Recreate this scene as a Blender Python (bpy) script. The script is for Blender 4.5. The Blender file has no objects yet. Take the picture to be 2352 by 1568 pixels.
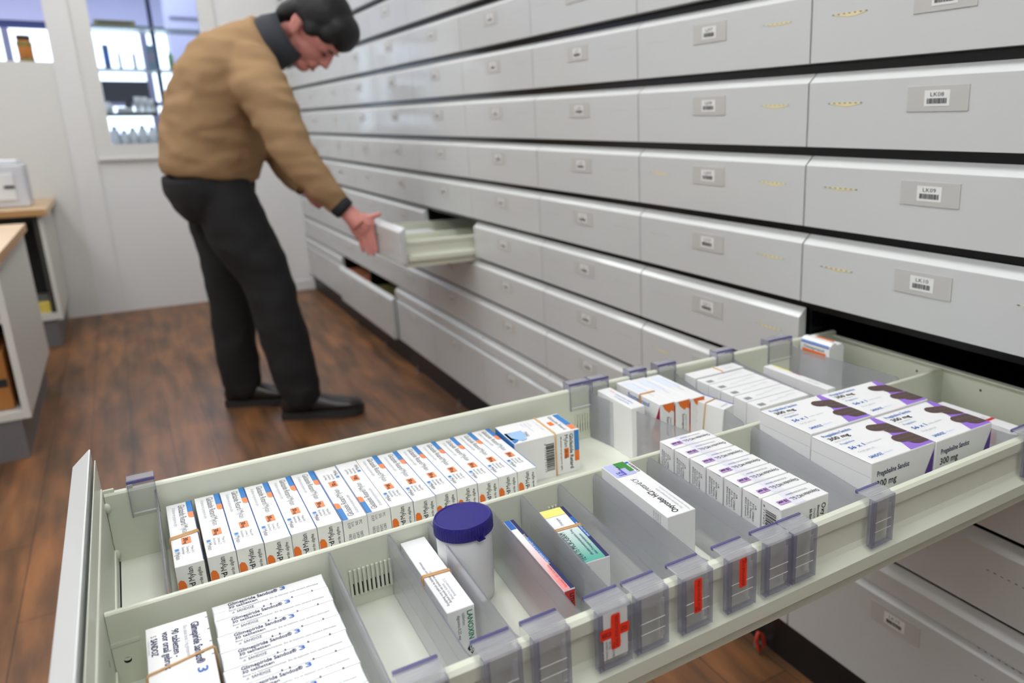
import bpy, bmesh, math, random
from mathutils import Vector, Matrix, Quaternion
random.seed(7)
PI = math.pi
SC = bpy.context.scene
COL = SC.collection

# ------------------------------------------------------------------ camera
CAM = Vector((-1.0510, -1.0412, 1.1790))
YAW, PITCH, ROLL = 0.58985, 0.26159, -0.01215
F_PX, PPX, PPY = 1772.98, 1488.57, 748.92
def cam_axes():
    cy, sy = math.cos(YAW), math.sin(YAW)
    f = Vector((sy*math.cos(PITCH), cy*math.cos(PITCH), -math.sin(PITCH)))
    r = Vector((cy, -sy, 0)); u = r.cross(f)
    c, s = math.cos(ROLL), math.sin(ROLL)
    return c*r+s*u, -s*r+c*u, f
CR, CU, CF = cam_axes()
cd = bpy.data.cameras.new('camera'); cam = bpy.data.objects.new('camera', cd); COL.objects.link(cam)
cam.matrix_world = Matrix(((CR.x, CU.x, -CF.x, CAM.x), (CR.y, CU.y, -CF.y, CAM.y), (CR.z, CU.z, -CF.z, CAM.z), (0, 0, 0, 1)))
cd.sensor_width = 36; cd.lens = F_PX/2352*36
cd.shift_x = -(PPX-1176)/2352; cd.shift_y = (PPY-784)/2352
cd.clip_start = 0.05; cd.clip_end = 60
cd.dof.use_dof = True; cd.dof.focus_distance = 0.83; cd.dof.aperture_fstop = 4.6
SC.camera = cam
# ------------------------------------------------------------------ exposure, world
SC.view_settings.view_transform = 'Standard'; SC.view_settings.look = 'None'
SC.view_settings.gamma = 1; SC.view_settings.use_curve_mapping = False
SC.view_settings.exposure = 0.24
SC.cycles.transparent_max_bounces = 48
W = bpy.data.worlds.new('daylight'); SC.world = W; W.use_nodes = True
W.node_tree.nodes['Background'].inputs[0].default_value = (0.72, 0.84, 1.0, 1)
W.node_tree.nodes['Background'].inputs[1].default_value = 2.6
CEIL_POWER = 7.0       # emission of the ceiling light panels
SHOP_POWER = 14.0
# ------------------------------------------------------------------ materials
def lin(c):
    c = c/255
    return c/12.92 if c <= .04045 else ((c+.055)/1.055)**2.4
def rgb(r, g, b): return (lin(r), lin(g), lin(b), 1)
MATS = {}
def mat(name, col, rough=.5, metal=0, spec=.5, coat=0, emit=None, estr=0, bump=0, bscale=200, noise=0, nscale=5, trans=0, ior=1.45):
    if name in MATS: return MATS[name]
    m = bpy.data.materials.new(name); m.use_nodes = True; MATS[name] = m
    nt = m.node_tree; b = nt.nodes['Principled BSDF']
    b.inputs['Base Color'].default_value = col; b.inputs['Roughness'].default_value = rough
    b.inputs['Metallic'].default_value = metal; b.inputs['Specular IOR Level'].default_value = spec
    b.inputs['Coat Weight'].default_value = coat; b.inputs['Coat Roughness'].default_value = .08
    b.inputs['Transmission Weight'].default_value = trans; b.inputs['IOR'].default_value = ior
    if emit: b.inputs['Emission Color'].default_value = emit; b.inputs['Emission Strength'].default_value = estr
    if noise:
        tc = nt.nodes.new('ShaderNodeTexCoord'); n = nt.nodes.new('ShaderNodeTexNoise'); n.inputs['Scale'].default_value = nscale; n.inputs['Detail'].default_value = 4
        mx = nt.nodes.new('ShaderNodeMix'); mx.data_type = 'RGBA'
        mx.inputs[6].default_value = tuple(v*(1-noise) for v in col[:3])+(1,); mx.inputs[7].default_value = tuple(min(1, v*(1+noise)) for v in col[:3])+(1,)
        nt.links.new(tc.outputs['Object'], n.inputs['Vector']); nt.links.new(n.outputs['Fac'], mx.inputs[0]); nt.links.new(mx.outputs[2], b.inputs['Base Color'])
    if bump:
        tc = nt.nodes.new('ShaderNodeTexCoord'); n = nt.nodes.new('ShaderNodeTexNoise'); n.inputs['Scale'].default_value = bscale; n.inputs['Detail'].default_value = 3
        bp = nt.nodes.new('ShaderNodeBump'); bp.inputs['Strength'].default_value = bump; bp.inputs['Distance'].default_value = .002
        nt.links.new(tc.outputs['Object'], n.inputs['Vector']); nt.links.new(n.outputs['Fac'], bp.inputs['Height']); nt.links.new(bp.outputs['Normal'], b.inputs['Normal'])
    return m
def clear_mat(name, tint, haze, hazecol, rough=.12, fres=1.35):
    """thin clear plastic: tinted transparency, a little milky haze and a fresnel gloss"""
    m = bpy.data.materials.new(name); m.use_nodes = True; nt = m.node_tree; nt.nodes.clear(); MATS[name] = m
    o = nt.nodes.new('ShaderNodeOutputMaterial'); t = nt.nodes.new('ShaderNodeBsdfTransparent'); t.inputs[0].default_value = tint
    d0 = nt.nodes.new('ShaderNodeBsdfDiffuse'); d0.inputs[0].default_value = hazecol
    d1 = nt.nodes.new('ShaderNodeBsdfTranslucent'); d1.inputs[0].default_value = hazecol
    d = nt.nodes.new('ShaderNodeMixShader'); d.inputs[0].default_value = .5; nt.links.new(d0.outputs[0], d.inputs[1]); nt.links.new(d1.outputs[0], d.inputs[2])
    g = nt.nodes.new('ShaderNodeBsdfGlossy'); g.inputs['Roughness'].default_value = rough; g.inputs[0].default_value = (1, 1, 1, 1)
    a = nt.nodes.new('ShaderNodeMixShader'); a.inputs[0].default_value = haze
    f = nt.nodes.new('ShaderNodeFresnel'); f.inputs[0].default_value = fres
    b = nt.nodes.new('ShaderNodeMixShader')
    nt.links.new(t.outputs[0], a.inputs[1]); nt.links.new(d.outputs[0], a.inputs[2])
    ge = nt.nodes.new('ShaderNodeNewGeometry'); mm = nt.nodes.new('ShaderNodeMath'); mm.operation = 'SUBTRACT'; mm.inputs[0].default_value = 1
    m2 = nt.nodes.new('ShaderNodeMath'); m2.operation = 'MULTIPLY'; nt.links.new(ge.outputs['Backfacing'], mm.inputs[1]); nt.links.new(mm.outputs[0], m2.inputs[0]); nt.links.new(f.outputs[0], m2.inputs[1])
    nt.links.new(m2.outputs[0], b.inputs[0]); nt.links.new(a.outputs[0], b.inputs[1]); nt.links.new(g.outputs[0], b.inputs[2]); nt.links.new(b.outputs[0], o.inputs[0])
    return m
M = dict(
 front=mat('drawer_front_lacquer', rgb(200, 202, 201), .38, coat=.35),
 bevel=mat('drawer_front_lit_bevel', rgb(216, 218, 217), .4, coat=.3),  # lighter copy of the front lacquer: overhead light painted into the upward-facing bevel
 slot=mat('slot_dark', rgb(95, 88, 70), .7), slotpale=mat('slot_pale', rgb(168, 164, 148), .7), tape=mat('yellow_tape', rgb(226, 214, 166), .6),
 lplate=mat('label_plate_plastic', rgb(190, 189, 185), .35), paper=mat('label_paper', rgb(226, 227, 224), .6),
 ink=mat('print_black', rgb(38, 38, 42), .6), grey=mat('print_grey', rgb(120, 124, 130), .6), lgrey=mat('print_light_grey', rgb(176, 180, 188), .6),
 navy=mat('print_navy', rgb(38, 44, 92), .55), blue=mat('print_blue', rgb(60, 130, 200), .5), mblue=mat('print_mid_blue', rgb(40, 105, 190), .5),
 lblue=mat('print_light_blue', rgb(160, 196, 232), .5), orange=mat('print_orange', rgb(236, 118, 40), .5), orange2=mat('print_orange_square', rgb(238, 140, 84), .5),
 red=mat('sticker_red', rgb(255, 62, 40), .45), ink2=mat('print_soft_black', rgb(84, 86, 92), .6), green=mat('print_green', rgb(0, 138, 96), .5), green2=mat('print_leaf_green', rgb(60, 140, 60), .5),
 lilac=mat('print_lilac', rgb(186, 190, 232), .5), purple=mat('print_purple', rgb(152, 112, 214), .45), purple2=mat('print_deep_purple', rgb(92, 58, 150), .45),
 mag=mat('print_magenta', rgb(176, 60, 130), .5), wine=mat('print_wine', rgb(164, 24, 66), .5), brown=mat('print_dark_brown', rgb(86, 66, 62), .5),
 yellow=mat('print_yellow', rgb(250, 236, 130), .5), pink=mat('print_pink', rgb(246, 178, 176), .5), redp=mat('print_red', rgb(214, 60, 60), .5), teal=mat('print_teal', rgb(98, 176, 160), .5),
 carton=mat('carton_white', rgb(240, 240, 240), .42, coat=.25, bump=.02, bscale=300), carton2=mat('carton_grey_side', rgb(236, 236, 233), .55),
 black=mat('carcass_black', rgb(15, 16, 18), .22, spec=.4), kick=mat('plinth_black', rgb(18, 17, 16), .45), cream=mat('drawer_cream_metal', rgb(220, 223, 205), .42, coat=.15, bump=.03, bscale=900),
 cream2=mat('drawer_cream_floor', rgb(222, 224, 210), .5), hole=mat('hole_dark', rgb(30, 30, 26), .8), steel=mat('steel', rgb(190, 190, 192), .28, metal=1),
 wall=mat('wall_paint', rgb(224, 224, 223), .6, bump=.03, bscale=60), wallp=mat('wall_panel_cream', rgb(219, 219, 216), .5), ceil=mat('ceiling_white', rgb(235, 235, 232), .7), skirt=mat('skirting_white', rgb(224, 224, 222), .4),
 lam=mat('white_laminate', rgb(214, 213, 206), .45), plinth=mat('plinth_grey', rgb(112, 110, 112), .4), wood=mat('beech_worktop', rgb(214, 184, 146), .45, noise=.12, nscale=14), woodedge=mat('beech_edge', rgb(190, 146, 96), .5),
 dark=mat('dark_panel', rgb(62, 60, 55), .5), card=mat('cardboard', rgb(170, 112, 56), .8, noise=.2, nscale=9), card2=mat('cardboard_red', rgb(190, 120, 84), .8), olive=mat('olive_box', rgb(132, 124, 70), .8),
 band=mat('rubber_band', rgb(222, 178, 128), .55), lid=mat('jar_lid_navy', rgb(34, 26, 122), .45), jar=mat('jar_white', rgb(226, 228, 230), .35, coat=.2),
 grille=mat('device_grey', rgb(206, 208, 214), .4), skin=mat('skin', rgb(204, 136, 126), .5, noise=.1, nscale=18), lip=mat('lips', rgb(140, 66, 62), .5), eye=mat('eye_dark', rgb(60, 36, 32), .4),
 hair=mat('hair_black', rgb(12, 12, 13), .55, noise=.3, nscale=40, bump=.5, bscale=160), collar=mat('shirt_dark', rgb(52, 55, 62), .8, bump=.2, bscale=400), cuff=mat('cuff_black', rgb(36, 37, 41), .7),
 trouser=mat('trouser_black', rgb(29, 29, 30), .85, bump=.1, bscale=300), shoe=mat('shoe_leather', rgb(34, 30, 30), .28, coat=.4), sole=mat('shoe_sole', rgb(44, 43, 42), .6),
 glass=clear_mat('window_glass', (.93, .96, .98, 1), .02, (.8, .85, .9, 1), .02, 1.3),
 clear=clear_mat('divider_plastic', (.92, .92, .94, 1), .42, (.64, .65, .68, 1), .25, 1.35), clip=clear_mat('clip_plastic', (.955, .955, .965, 1), .07, (.72, .72, .76, 1), .08, 1.4), cliptop=clear_mat('clip_plastic_ridged', (.92, .92, .94, 1), .34, (.78, .78, .82, 1), .12, 1.45),
 clipedge=clear_mat('clip_plastic_edge', (.80, .80, .86, 1), .22, (.50, .50, .60, 1), .1, 1.35), clipviolet=clear_mat('clip_plastic_violet_edge', (.40, .38, .66, 1), .55, (.28, .27, .52, 1), .15, 1.4),
 shopwall=mat('shop_lilac', rgb(196, 198, 222), .6), shopceil=mat('shop_ceiling', rgb(206, 207, 232), .6), mull=mat('mullion_dark_blue', rgb(50, 62, 110), .5), mullg=mat('mullion_grey', rgb(130, 130, 150), .5),
 glassshelf=mat('glass_shelf_edge', rgb(120, 140, 140), .2), blackp=mat('black_screen', rgb(56, 60, 74), .3), leaf=mat('leaf_green_box', rgb(120, 160, 100), .6), bluebox=mat('blue_box', rgb(60, 96, 150), .5), amber=mat('amber_jar', rgb(196, 124, 60), .4), darkbrown=mat('brown_cap', rgb(70, 60, 54), .6),
 led=mat('light_diffuser', rgb(255, 255, 255), .5, emit=(.965, .985, 1, 1), estr=CEIL_POWER), ledshop=mat('shop_light_diffuser', rgb(255, 255, 255), .5, emit=(.8, .84, 1, 1), estr=SHOP_POWER),
 yplast=mat('yellow_plastic', rgb(222, 200, 92), .5), redplast=mat('red_plastic', rgb(190, 60, 36), .4),
)
def jersey(name, base, spots):
    m = mat(name, base, .95, spec=.1, noise=.1, nscale=7, bump=.35, bscale=260); return m
M['sweater'] = jersey('sweater_wool', rgb(162, 132, 99), 0)
def floor_mat():
    m = bpy.data.materials.new('floor_planks'); m.use_nodes = True; nt = m.node_tree; b = nt.nodes['Principled BSDF']; L = nt.links.new
    tc = nt.nodes.new('ShaderNodeTexCoord')
    mp = nt.nodes.new('ShaderNodeMapping'); mp.inputs['Rotation'].default_value = (0, 0, PI/2)
    L(tc.outputs['Object'], mp.inputs[0])
    br = nt.nodes.new('ShaderNodeTexBrick'); L(mp.outputs[0], br.inputs['Vector'])
    br.inputs['Scale'].default_value = 1; br.inputs['Brick Width'].default_value = 1.2; br.inputs['Row Height'].default_value = .13; br.inputs['Mortar Size'].default_value = .0012; br.offset = .37
    br.inputs['Color1'].default_value = rgb(118, 84, 54); br.inputs['Color2'].default_value = rgb(137, 97, 64); br.inputs['Mortar'].default_value = rgb(54, 38, 28)
    m1 = nt.nodes.new('ShaderNodeMapping'); m1.inputs['Scale'].default_value = (14, 1.6, 1); L(tc.outputs['Object'], m1.inputs[0])
    n1 = nt.nodes.new('ShaderNodeTexNoise'); n1.inputs['Scale'].default_value = 1.5; n1.inputs['Detail'].default_value = 6; L(m1.outputs[0], n1.inputs['Vector'])
    cr = nt.nodes.new('ShaderNodeValToRGB'); L(n1.outputs['Fac'], cr.inputs[0])
    cr.color_ramp.elements[0].position = .33; cr.color_ramp.elements[0].color = (.50, .50, .53, 1); cr.color_ramp.elements[1].position = .68; cr.color_ramp.elements[1].color = (1.25, 1.15, 1.05, 1)
    m2 = nt.nodes.new('ShaderNodeMapping'); m2.inputs['Scale'].default_value = (3.4, 1.1, 1); L(tc.outputs['Object'], m2.inputs[0])
    n2 = nt.nodes.new('ShaderNodeTexNoise'); n2.inputs['Scale'].default_value = 2.6; n2.inputs['Detail'].default_value = 3; L(m2.outputs[0], n2.inputs['Vector'])
    c2 = nt.nodes.new('ShaderNodeValToRGB'); L(n2.outputs['Fac'], c2.inputs[0])
    c2.color_ramp.elements[0].position = .38; c2.color_ramp.elements[0].color = (.66, .70, .76, 1); c2.color_ramp.elements[1].position = .62; c2.color_ramp.elements[1].color = (1.12, 1.04, .95, 1)
    mx = nt.nodes.new('ShaderNodeMix'); mx.data_type = 'RGBA'; mx.blend_type = 'MULTIPLY'; mx.inputs[0].default_value = 1; L(br.outputs['Color'], mx.inputs[6]); L(cr.outputs[0], mx.inputs[7])
    my = nt.nodes.new('ShaderNodeMix'); my.data_type = 'RGBA'; my.blend_type = 'MULTIPLY'; my.inputs[0].default_value = 1; L(mx.outputs[2], my.inputs[6]); L(c2.outputs[0], my.inputs[7])
    L(my.outputs[2], b.inputs['Base Color']); b.inputs['Roughness'].default_value = .42
    bp = nt.nodes.new('ShaderNodeBump'); bp.inputs['Strength'].default_value = .15; bp.inputs['Distance'].default_value = .002; L(n1.outputs['Fac'], bp.inputs['Height']); L(bp.outputs[0], b.inputs['Normal'])
    return m
M['floor'] = floor_mat()
def grad_mat(name, c0, c1, p0, p1):
    """printed colour fade along the local y axis of a carton"""
    m = bpy.data.materials.new(name); m.use_nodes = True; nt = m.node_tree; b = nt.nodes['Principled BSDF']; b.inputs['Roughness'].default_value = .45
    tc = nt.nodes.new('ShaderNodeTexCoord'); s = nt.nodes.new('ShaderNodeSeparateXYZ'); r = nt.nodes.new('ShaderNodeMapRange'); r.inputs[1].default_value = p0; r.inputs[2].default_value = p1
    x = nt.nodes.new('ShaderNodeMix'); x.data_type = 'RGBA'; x.inputs[6].default_value = c0; x.inputs[7].default_value = c1
    nt.links.new(tc.outputs['Object'], s.inputs[0]); nt.links.new(s.outputs[1], r.inputs[0]); nt.links.new(r.outputs[0], x.inputs[0]); nt.links.new(x.outputs[2], b.inputs['Base Color'])
    return m

# ------------------------------------------------------------------ mesh builder
_TXT = {}
def text2d(s, bold=0):
    """glyph outlines of a string as a flat mesh, size 1, origin at baseline left"""
    k = (s, bold)
    if k in _TXT: return _TXT[k]
    cu = bpy.data.curves.new('t', 'FONT'); cu.body = s; cu.size = 1; cu.resolution_u = 2; cu.offset = bold
    o = bpy.data.objects.new('t', cu); COL.objects.link(o)
    dg = bpy.context.evaluated_depsgraph_get(); me = o.evaluated_get(dg).to_mesh()
    vs = [(v.co.x, v.co.y) for v in me.vertices]; fs = [tuple(p.vertices) for p in me.polygons]
    w = max([v[0] for v in vs], default=1)
    o.evaluated_get(dg).to_mesh_clear(); bpy.data.objects.remove(o); bpy.data.curves.remove(cu)
    _TXT[k] = (vs, fs, w); return _TXT[k]
class MB:
    def __init__(s): s.v = []; s.f = []; s.m = []; s.mats = []; s.sm = []
    def mi(s, m):
        m = M[m] if isinstance(m, str) else m
        if m not in s.mats: s.mats.append(m)
        return s.mats.index(m)
    def add(s, vs, fs, m, smooth=False):
        o = len(s.v); s.v += [tuple(v) for v in vs]; k = s.mi(m)
        for f in fs: s.f.append(tuple(o+i for i in f)); s.m.append(k); s.sm.append(smooth)
        return s
    def box(s, x0, x1, y0, y1, z0, z1, m, b=0):
        if b <= 0:
            vs = [(x, y, z) for z in (z0, z1) for y in (y0, y1) for x in (x0, x1)]
            return s.add(vs, [(0, 2, 3, 1), (4, 5, 7, 6), (0, 1, 5, 4), (2, 6, 7, 3), (0, 4, 6, 2), (1, 3, 7, 5)], m)
        bm = bmesh.new(); bmesh.ops.create_cube(bm, size=1)
        for v in bm.verts: v.co = Vector(((x0+x1)/2+v.co.x*(x1-x0), (y0+y1)/2+v.co.y*(y1-y0), (z0+z1)/2+v.co.z*(z1-z0)))
        bmesh.ops.bevel(bm, geom=bm.edges[:], offset=b, segments=2, affect='EDGES', profile=.5)
        s.bm(bm, m); return s
    def bm(s, bm, m, smooth=False):
        bm.verts.index_update(); s.add([v.co[:] for v in bm.verts], [[v.index for v in f.verts] for f in bm.faces], m, smooth); bm.free(); return s
    def prism(s, poly, axis, a, b, m, mside=None):
        """poly of 2D points extruded along axis from a to b; 2D order is the remaining axes in x,y,z order"""
        def P(p, t):
            if axis == 0: return (t, p[0], p[1])
            if axis == 1: return (p[0], t, p[1])
            return (p[0], p[1], t)
        n = len(poly); vs = [P(p, a) for p in poly]+[P(p, b) for p in poly]
        s.add(vs, [tuple(range(n)), tuple(range(2*n-1, n-1, -1))], m)
        for i in range(n):
            j = (i+1) % n; mm = (mside or {}).get(i, m); s.add([vs[i], vs[j], vs[n+j], vs[n+i]], [(0, 1, 2, 3)], mm)
        return s
    def quad(s, o, u, v, a0, a1, b0, b1, m):
        o, u, v = Vector(o), Vector(u), Vector(v)
        return s.add([o+u*a0+v*b0, o+u*a1+v*b0, o+u*a1+v*b1, o+u*a0+v*b1], [(0, 1, 2, 3)], m)
    def poly(s, o, u, v, pts, m):
        o, u, v = Vector(o), Vector(u), Vector(v); return s.add([o+u*a+v*b for a, b in pts], [tuple(range(len(pts)))], m)
    def disc(s, o, u, v, a, b, ra, rb, m, n=14): return s.poly(o, u, v, [(a+ra*math.cos(2*PI*i/n), b+rb*math.sin(2*PI*i/n)) for i in range(n)], m)
    def text(s, o, u, v, a, b, size, st, m, bold=0, width=None):
        vs, fs, w = text2d(st, bold); k = size*1.0; kx = k if width is None else width/max(w, .01)
        o, u, v = Vector(o), Vector(u), Vector(v)
        return s.add([o+u*(a+x*kx)+v*(b+y*k) for x, y in vs], fs, m)
    def loft(s, rings, m, cap=True, smooth=True, closed=False):
        n = len(rings[0]); vs = [p for r in rings for p in r]; fs = []
        K = len(rings)
        for i in range(K if closed else K-1):
            for j in range(n): a = i*n+j; b = i*n+(j+1) % n; c = ((i+1) % K)*n+(j+1) % n; d = ((i+1) % K)*n+j; fs.append((a, b, c, d))
        s.add(vs, fs, m, smooth)
        if cap and not closed: s.add(list(rings[0]), [tuple(range(n))[::-1]], m, smooth); s.add(list(rings[-1]), [tuple(range(n))], m, smooth)
        return s
    def cyl(s, c, r, z0, z1, m, n=32, r1=None):
        r1 = r if r1 is None else r1
        R = [[(c[0]+q*math.cos(2*PI*i/n), c[1]+q*math.sin(2*PI*i/n), z) for i in range(n)] for q, z in ((r, z0), (r1, z1))]
        return s.loft(R, m, smooth=False)
    def lathe(s, c, prof, m, n=48, smooth=True):
        return s.loft([[(c[0]+max(r, 1e-4)*math.cos(2*PI*i/n), c[1]+max(r, 1e-4)*math.sin(2*PI*i/n), c[2]+z) for i in range(n)] for r, z in prof], m, cap=False, smooth=smooth)
    def tube(s, pts, r, m, n=8, closed=False):
        pts = [Vector(p) for p in pts]; rings = []; K = len(pts); ref = None
        for i, p in enumerate(pts):
            t = (pts[(i+1) % K]-pts[i-1]) if closed or 0 < i < K-1 else (pts[1]-pts[0] if i == 0 else pts[-1]-pts[-2])
            t.normalize(); a = ref if ref is not None else (Vector((0, 0, 1)) if abs(t.z) < .9 else Vector((1, 0, 0)))
            x = (a-t*a.dot(t)); x = x.normalized() if x.length > 1e-5 else t.orthogonal().normalized(); y = t.cross(x); ref = x
            rr = r[i] if isinstance(r, (list, tuple)) else r
            rings.append([p+(x*math.cos(2*PI*k/n)+y*math.sin(2*PI*k/n))*rr for k in range(n)])
        return s.loft(rings, m, closed=closed)
    def build(s, name, parent=None, loc=None, origin=None):
        me = bpy.data.meshes.new(name); o0 = Vector(origin) if origin is not None else Vector((0, 0, 0))
        me.from_pydata([tuple(Vector(v)-o0) for v in s.v], [], s.f)
        for m in s.mats: me.materials.append(m)
        me.polygons.foreach_set('material_index', s.m); me.polygons.foreach_set('use_smooth', s.sm); me.update()
        o = bpy.data.objects.new(name, me); COL.objects.link(o)
        if loc is not None: o.location = loc
        elif origin is not None: o.location = o0
        if parent: o.parent = parent
        return o
def tag(o, label=None, cat=None, group=None, kind=None):
    if label: o['label'] = label
    if cat: o['category'] = cat
    if group: o['group'] = group
    if kind: o['kind'] = kind
    return o
def empty(name, loc=(0, 0, 0), rz=0):
    o = bpy.data.objects.new(name, None); COL.objects.link(o); o.location = loc; o.rotation_euler = (0, 0, rz); o.empty_display_size = .02; return o
def copy_tree(o, parent=None):
    c = o.copy(); COL.objects.link(c); c.parent = parent
    for ch in [k for k in bpy.data.objects if k.parent is o]: copy_tree(ch, c)
    return c
def kids(o): return [k for k in bpy.data.objects if k.parent is o]
def st(name, mb): return tag(mb.build(name), kind='structure')
X, Y, Z = Vector((1, 0, 0)), Vector((0, 1, 0)), Vector((0, 0, 1))

# ------------------------------------------------------------------ the room
CW = .56; FAR = 4.984; LEFT = -3.0; NEAR = -3.0; RIGHT = 1.35; CEIL = 2.95
st('floor', MB().box(LEFT-.1, RIGHT+.1, NEAR-.1, FAR, -.05, 0, 'floor'))
st('ceiling', MB().box(LEFT-.1, RIGHT+.1, NEAR-.1, FAR+.12, CEIL, CEIL+.05, 'ceil'))
st('wall_left', MB().box(LEFT-.1, LEFT, NEAR-.1, FAR, 0, CEIL, 'wall'))
st('wall_near', MB().box(LEFT, RIGHT, NEAR-.1, NEAR, 0, CEIL, 'wall'))
st('wall_right', MB().box(RIGHT, RIGHT+.1, NEAR-.1, FAR, 0, CEIL, 'wall'))
fw = MB(); T = .09
WX0, WX1, WZ0, WZ1 = -1.060, -.472, 1.066, 2.15      # right window opening
HX1, HZ0, HZ1 = -1.279, 1.552, 2.15                  # left hatch opening
fw.box(LEFT, RIGHT, FAR, FAR+T, 0, WZ0, 'wall'); fw.box(LEFT, RIGHT, FAR, FAR+T, HZ1, CEIL, 'wall')
fw.box(WX1, RIGHT, FAR, FAR+T, WZ0, HZ1, 'wall'); fw.box(HX1, WX0, FAR, FAR+T, WZ0, HZ1, 'wall')
fw.box(LEFT, HX1, FAR, FAR+T, WZ0, HZ0, 'wall')
st('wall_far', fw)
st('trim_1', MB().box(-1.148, WX0, FAR-.014, FAR, .972, 2.3, 'wallp').box(WX1, -.385, FAR-.014, FAR, .972, 2.3, 'wallp').box(WX0, WX1, FAR-.014, FAR, .985, WZ0, 'wallp').box(-1.148, -.385, FAR-.026, FAR, .970, .986, 'wallp'))
st('trim_2', MB().box(-1.30, -1.288, FAR-.008, FAR, 0, 1.55, 'wallp').box(-1.155, -1.149, FAR-.008, FAR, 0, 2.3, 'wallp').box(-1.90, -1.30, FAR-.006, FAR, 0, 1.552, 'wallp'))
st('baseboard_far', MB().box(-.62, .05, FAR-.012, FAR, 0, .075, 'skirt', .003))
st('window_1', MB().box(WX0, WX1, FAR+.04, FAR+.046, WZ0, WZ1, 'glass'))
# ---- ceiling lights
def ceiling_light(x, y, lab, sx=.30, sy=.60, z=CEIL, m='led'):
    t = empty('ceiling_light', (x, y, z)); tag(t, lab, 'ceiling light', 'ceiling light panels')
    a = MB(); w = .02
    a.box(-sx-w, sx+w, -sy-w, -sy, -.03, 0, 'ceil').box(-sx-w, sx+w, sy, sy+w, -.03, 0, 'ceil').box(-sx-w, -sx, -sy, sy, -.03, 0, 'ceil').box(sx, sx+w, -sy, sy, -.03, 0, 'ceil')
    a.build('frame', t); MB().box(-sx, sx, -sy, sy, -.02, -.012, m).build('diffuser', t)
    return t
for i, (x, y) in enumerate([(-.75, -1.9), (-.75, .0), (-.75, 1.9), (-.75, 3.9), (-2.3, -.9), (-2.3, 1.2), (-2.3, 3.2)]):
    ceiling_light(x, y, 'bright white rectangular ceiling light panel out of view above the aisle')

# ------------------------------------------------------------------ the wall of drawers
HP = .1446; HF = .1104; BX = .0179; BZ = .0172
def fe(n): return 1.2376-(n-8)*HP
GAP = .002
def in_view(x, y, z, mar=230):
    d = Vector((x, y, z))-CAM; f = d.dot(CF)
    if f < .1: return False
    px = PPX+F_PX*d.dot(CR)/f; py = PPY-F_PX*d.dot(CU)/f
    return -mar < px < 2352+mar and -mar < py < 1568+mar
car = MB()
car.box(.95, .97, -1.12, FAR-.002, .10, 2.5, 'black')
for j in range(-1, 9):
    y = CW*j; car.box(.026, .95, y-.006, y+.006, .10, 2.5, 'black')
car.box(.026, .95, FAR-.014, FAR-.002, .10, 2.5, 'black')
for n in range(2, 15):
    z = fe(n)+BZ; car.box(.024, .05, -1.12, FAR-.002, z-.003, z+.019, 'black')
car.box(.03, .97, -1.12, FAR-.002, .0965, .112, 'black')
tag(car.build('drawer_cabinet', origin=(.5, 2, .1)), 'tall black carcass behind the wall of white drawers, seen in the gaps', 'cabinet')
kb = MB().box(.022, .9, -1.12, FAR-.002, 0, .096, 'kick')
tag(kb.build('cabinet_plinth', origin=(.5, 2, 0)), 'black recessed plinth along the floor under the white drawers', 'plinth')

ORD = ['first', 'second', 'third', 'fourth', 'fifth', 'sixth', 'seventh', 'eighth', 'ninth', 'tenth', 'eleventh', 'twelfth', 'thirteenth']
def front_mesh(w, ze, zb, slots=(1, 1), w_dark=True):
    """a drawer front, local y from -w (near end) to 0 (far end), x=0 the face, z relative to its front edge"""
    a = MB(); h = ze-zb
    a.prism([(0, -h), (.0192, -h), (.0192, BZ), (BX, BZ), (0.0006, .0006), (0, 0)], 1, -w+GAP, -GAP, 'front', {3: 'bevel', 2: 'bevel'})
    for sd, on in ((0, slots[0]), (1, slots[1])):
        if not on: continue
        y0 = -.047 if sd == 0 else -w+.047+.08; y1 = y0-.08; zz = -.0355
        yy = sorted((y0, y1)); c = (yy[0]+yy[1])/2; o = (-.0004, 0, 0)
        if on > 1:
            a.poly(o, Y*-1, Z, [(-c-.028*on/3-.006, zz-.0012), (-c-.004, zz-.0012-.0022*(on-1)), (-c+.014, zz-.001-.0022*(on-1)), (-c+.034, zz-.0012), (-c+.034, zz+.0012), (-c-.034, zz+.0012)], 'tape')
        for k in range(7): a.disc((-.0007, 0, 0), Y*-1, Z, -(yy[0]+.004+k*.012), zz, .0028, .0008, 'slot' if w_dark else 'slotpale', 8)
    return a
def label_parts(parent, w, code):
    c = -w/2+.009
    lp = MB().box(-.0012, 0, c-.055, c+.055, -.052, -.0135, 'lplate', .0005).build('label_plate', parent)
    a = MB(); a.box(-.0016, -.0011, c-.0225, c+.0225, -.044, -.0205, 'paper')
    o = (-.0018, c, 0); u = Y*-1
    a.text(o, u, Z, -.0125, -.0295, .0085, code, 'ink', 0, .025)
    rnd = random.Random(code); x = -.0175
    while x < .0165:
        wd = rnd.choice([.0007, .0012, .0018]); a.quad(o, u, Z, x, x+wd, -.0405, -.0325, 'ink'); x += wd+rnd.choice([.0005, .0009])
    a.build('barcode_label', lp)
def drawer_front(name, col, row, ze=None, zb=None, x=0, lab=None, slots=None, code=None):
    y1 = CW*col; w = CW if col < 9 else FAR-CW*8
    if col == 9: y1 = FAR
    ze = fe(row) if ze is None else ze; zb = ze-HF if zb is None else zb
    t = empty(name, (x, y1, ze))
    tag(t, lab, 'drawer', 'white drawer fronts')
    r = random.Random(col*31+row)
    slots = slots or (1, 1)
    front_mesh(w, ze, zb, slots, col == 0).build('front_panel', t)
    if code: label_parts(t, w, code)
    return t
LET = 'KJIHGFEDCBA'
GR = 'drawers of the white drawer wall'
SKIP = {(0, 11), (4, 11)}
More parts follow.
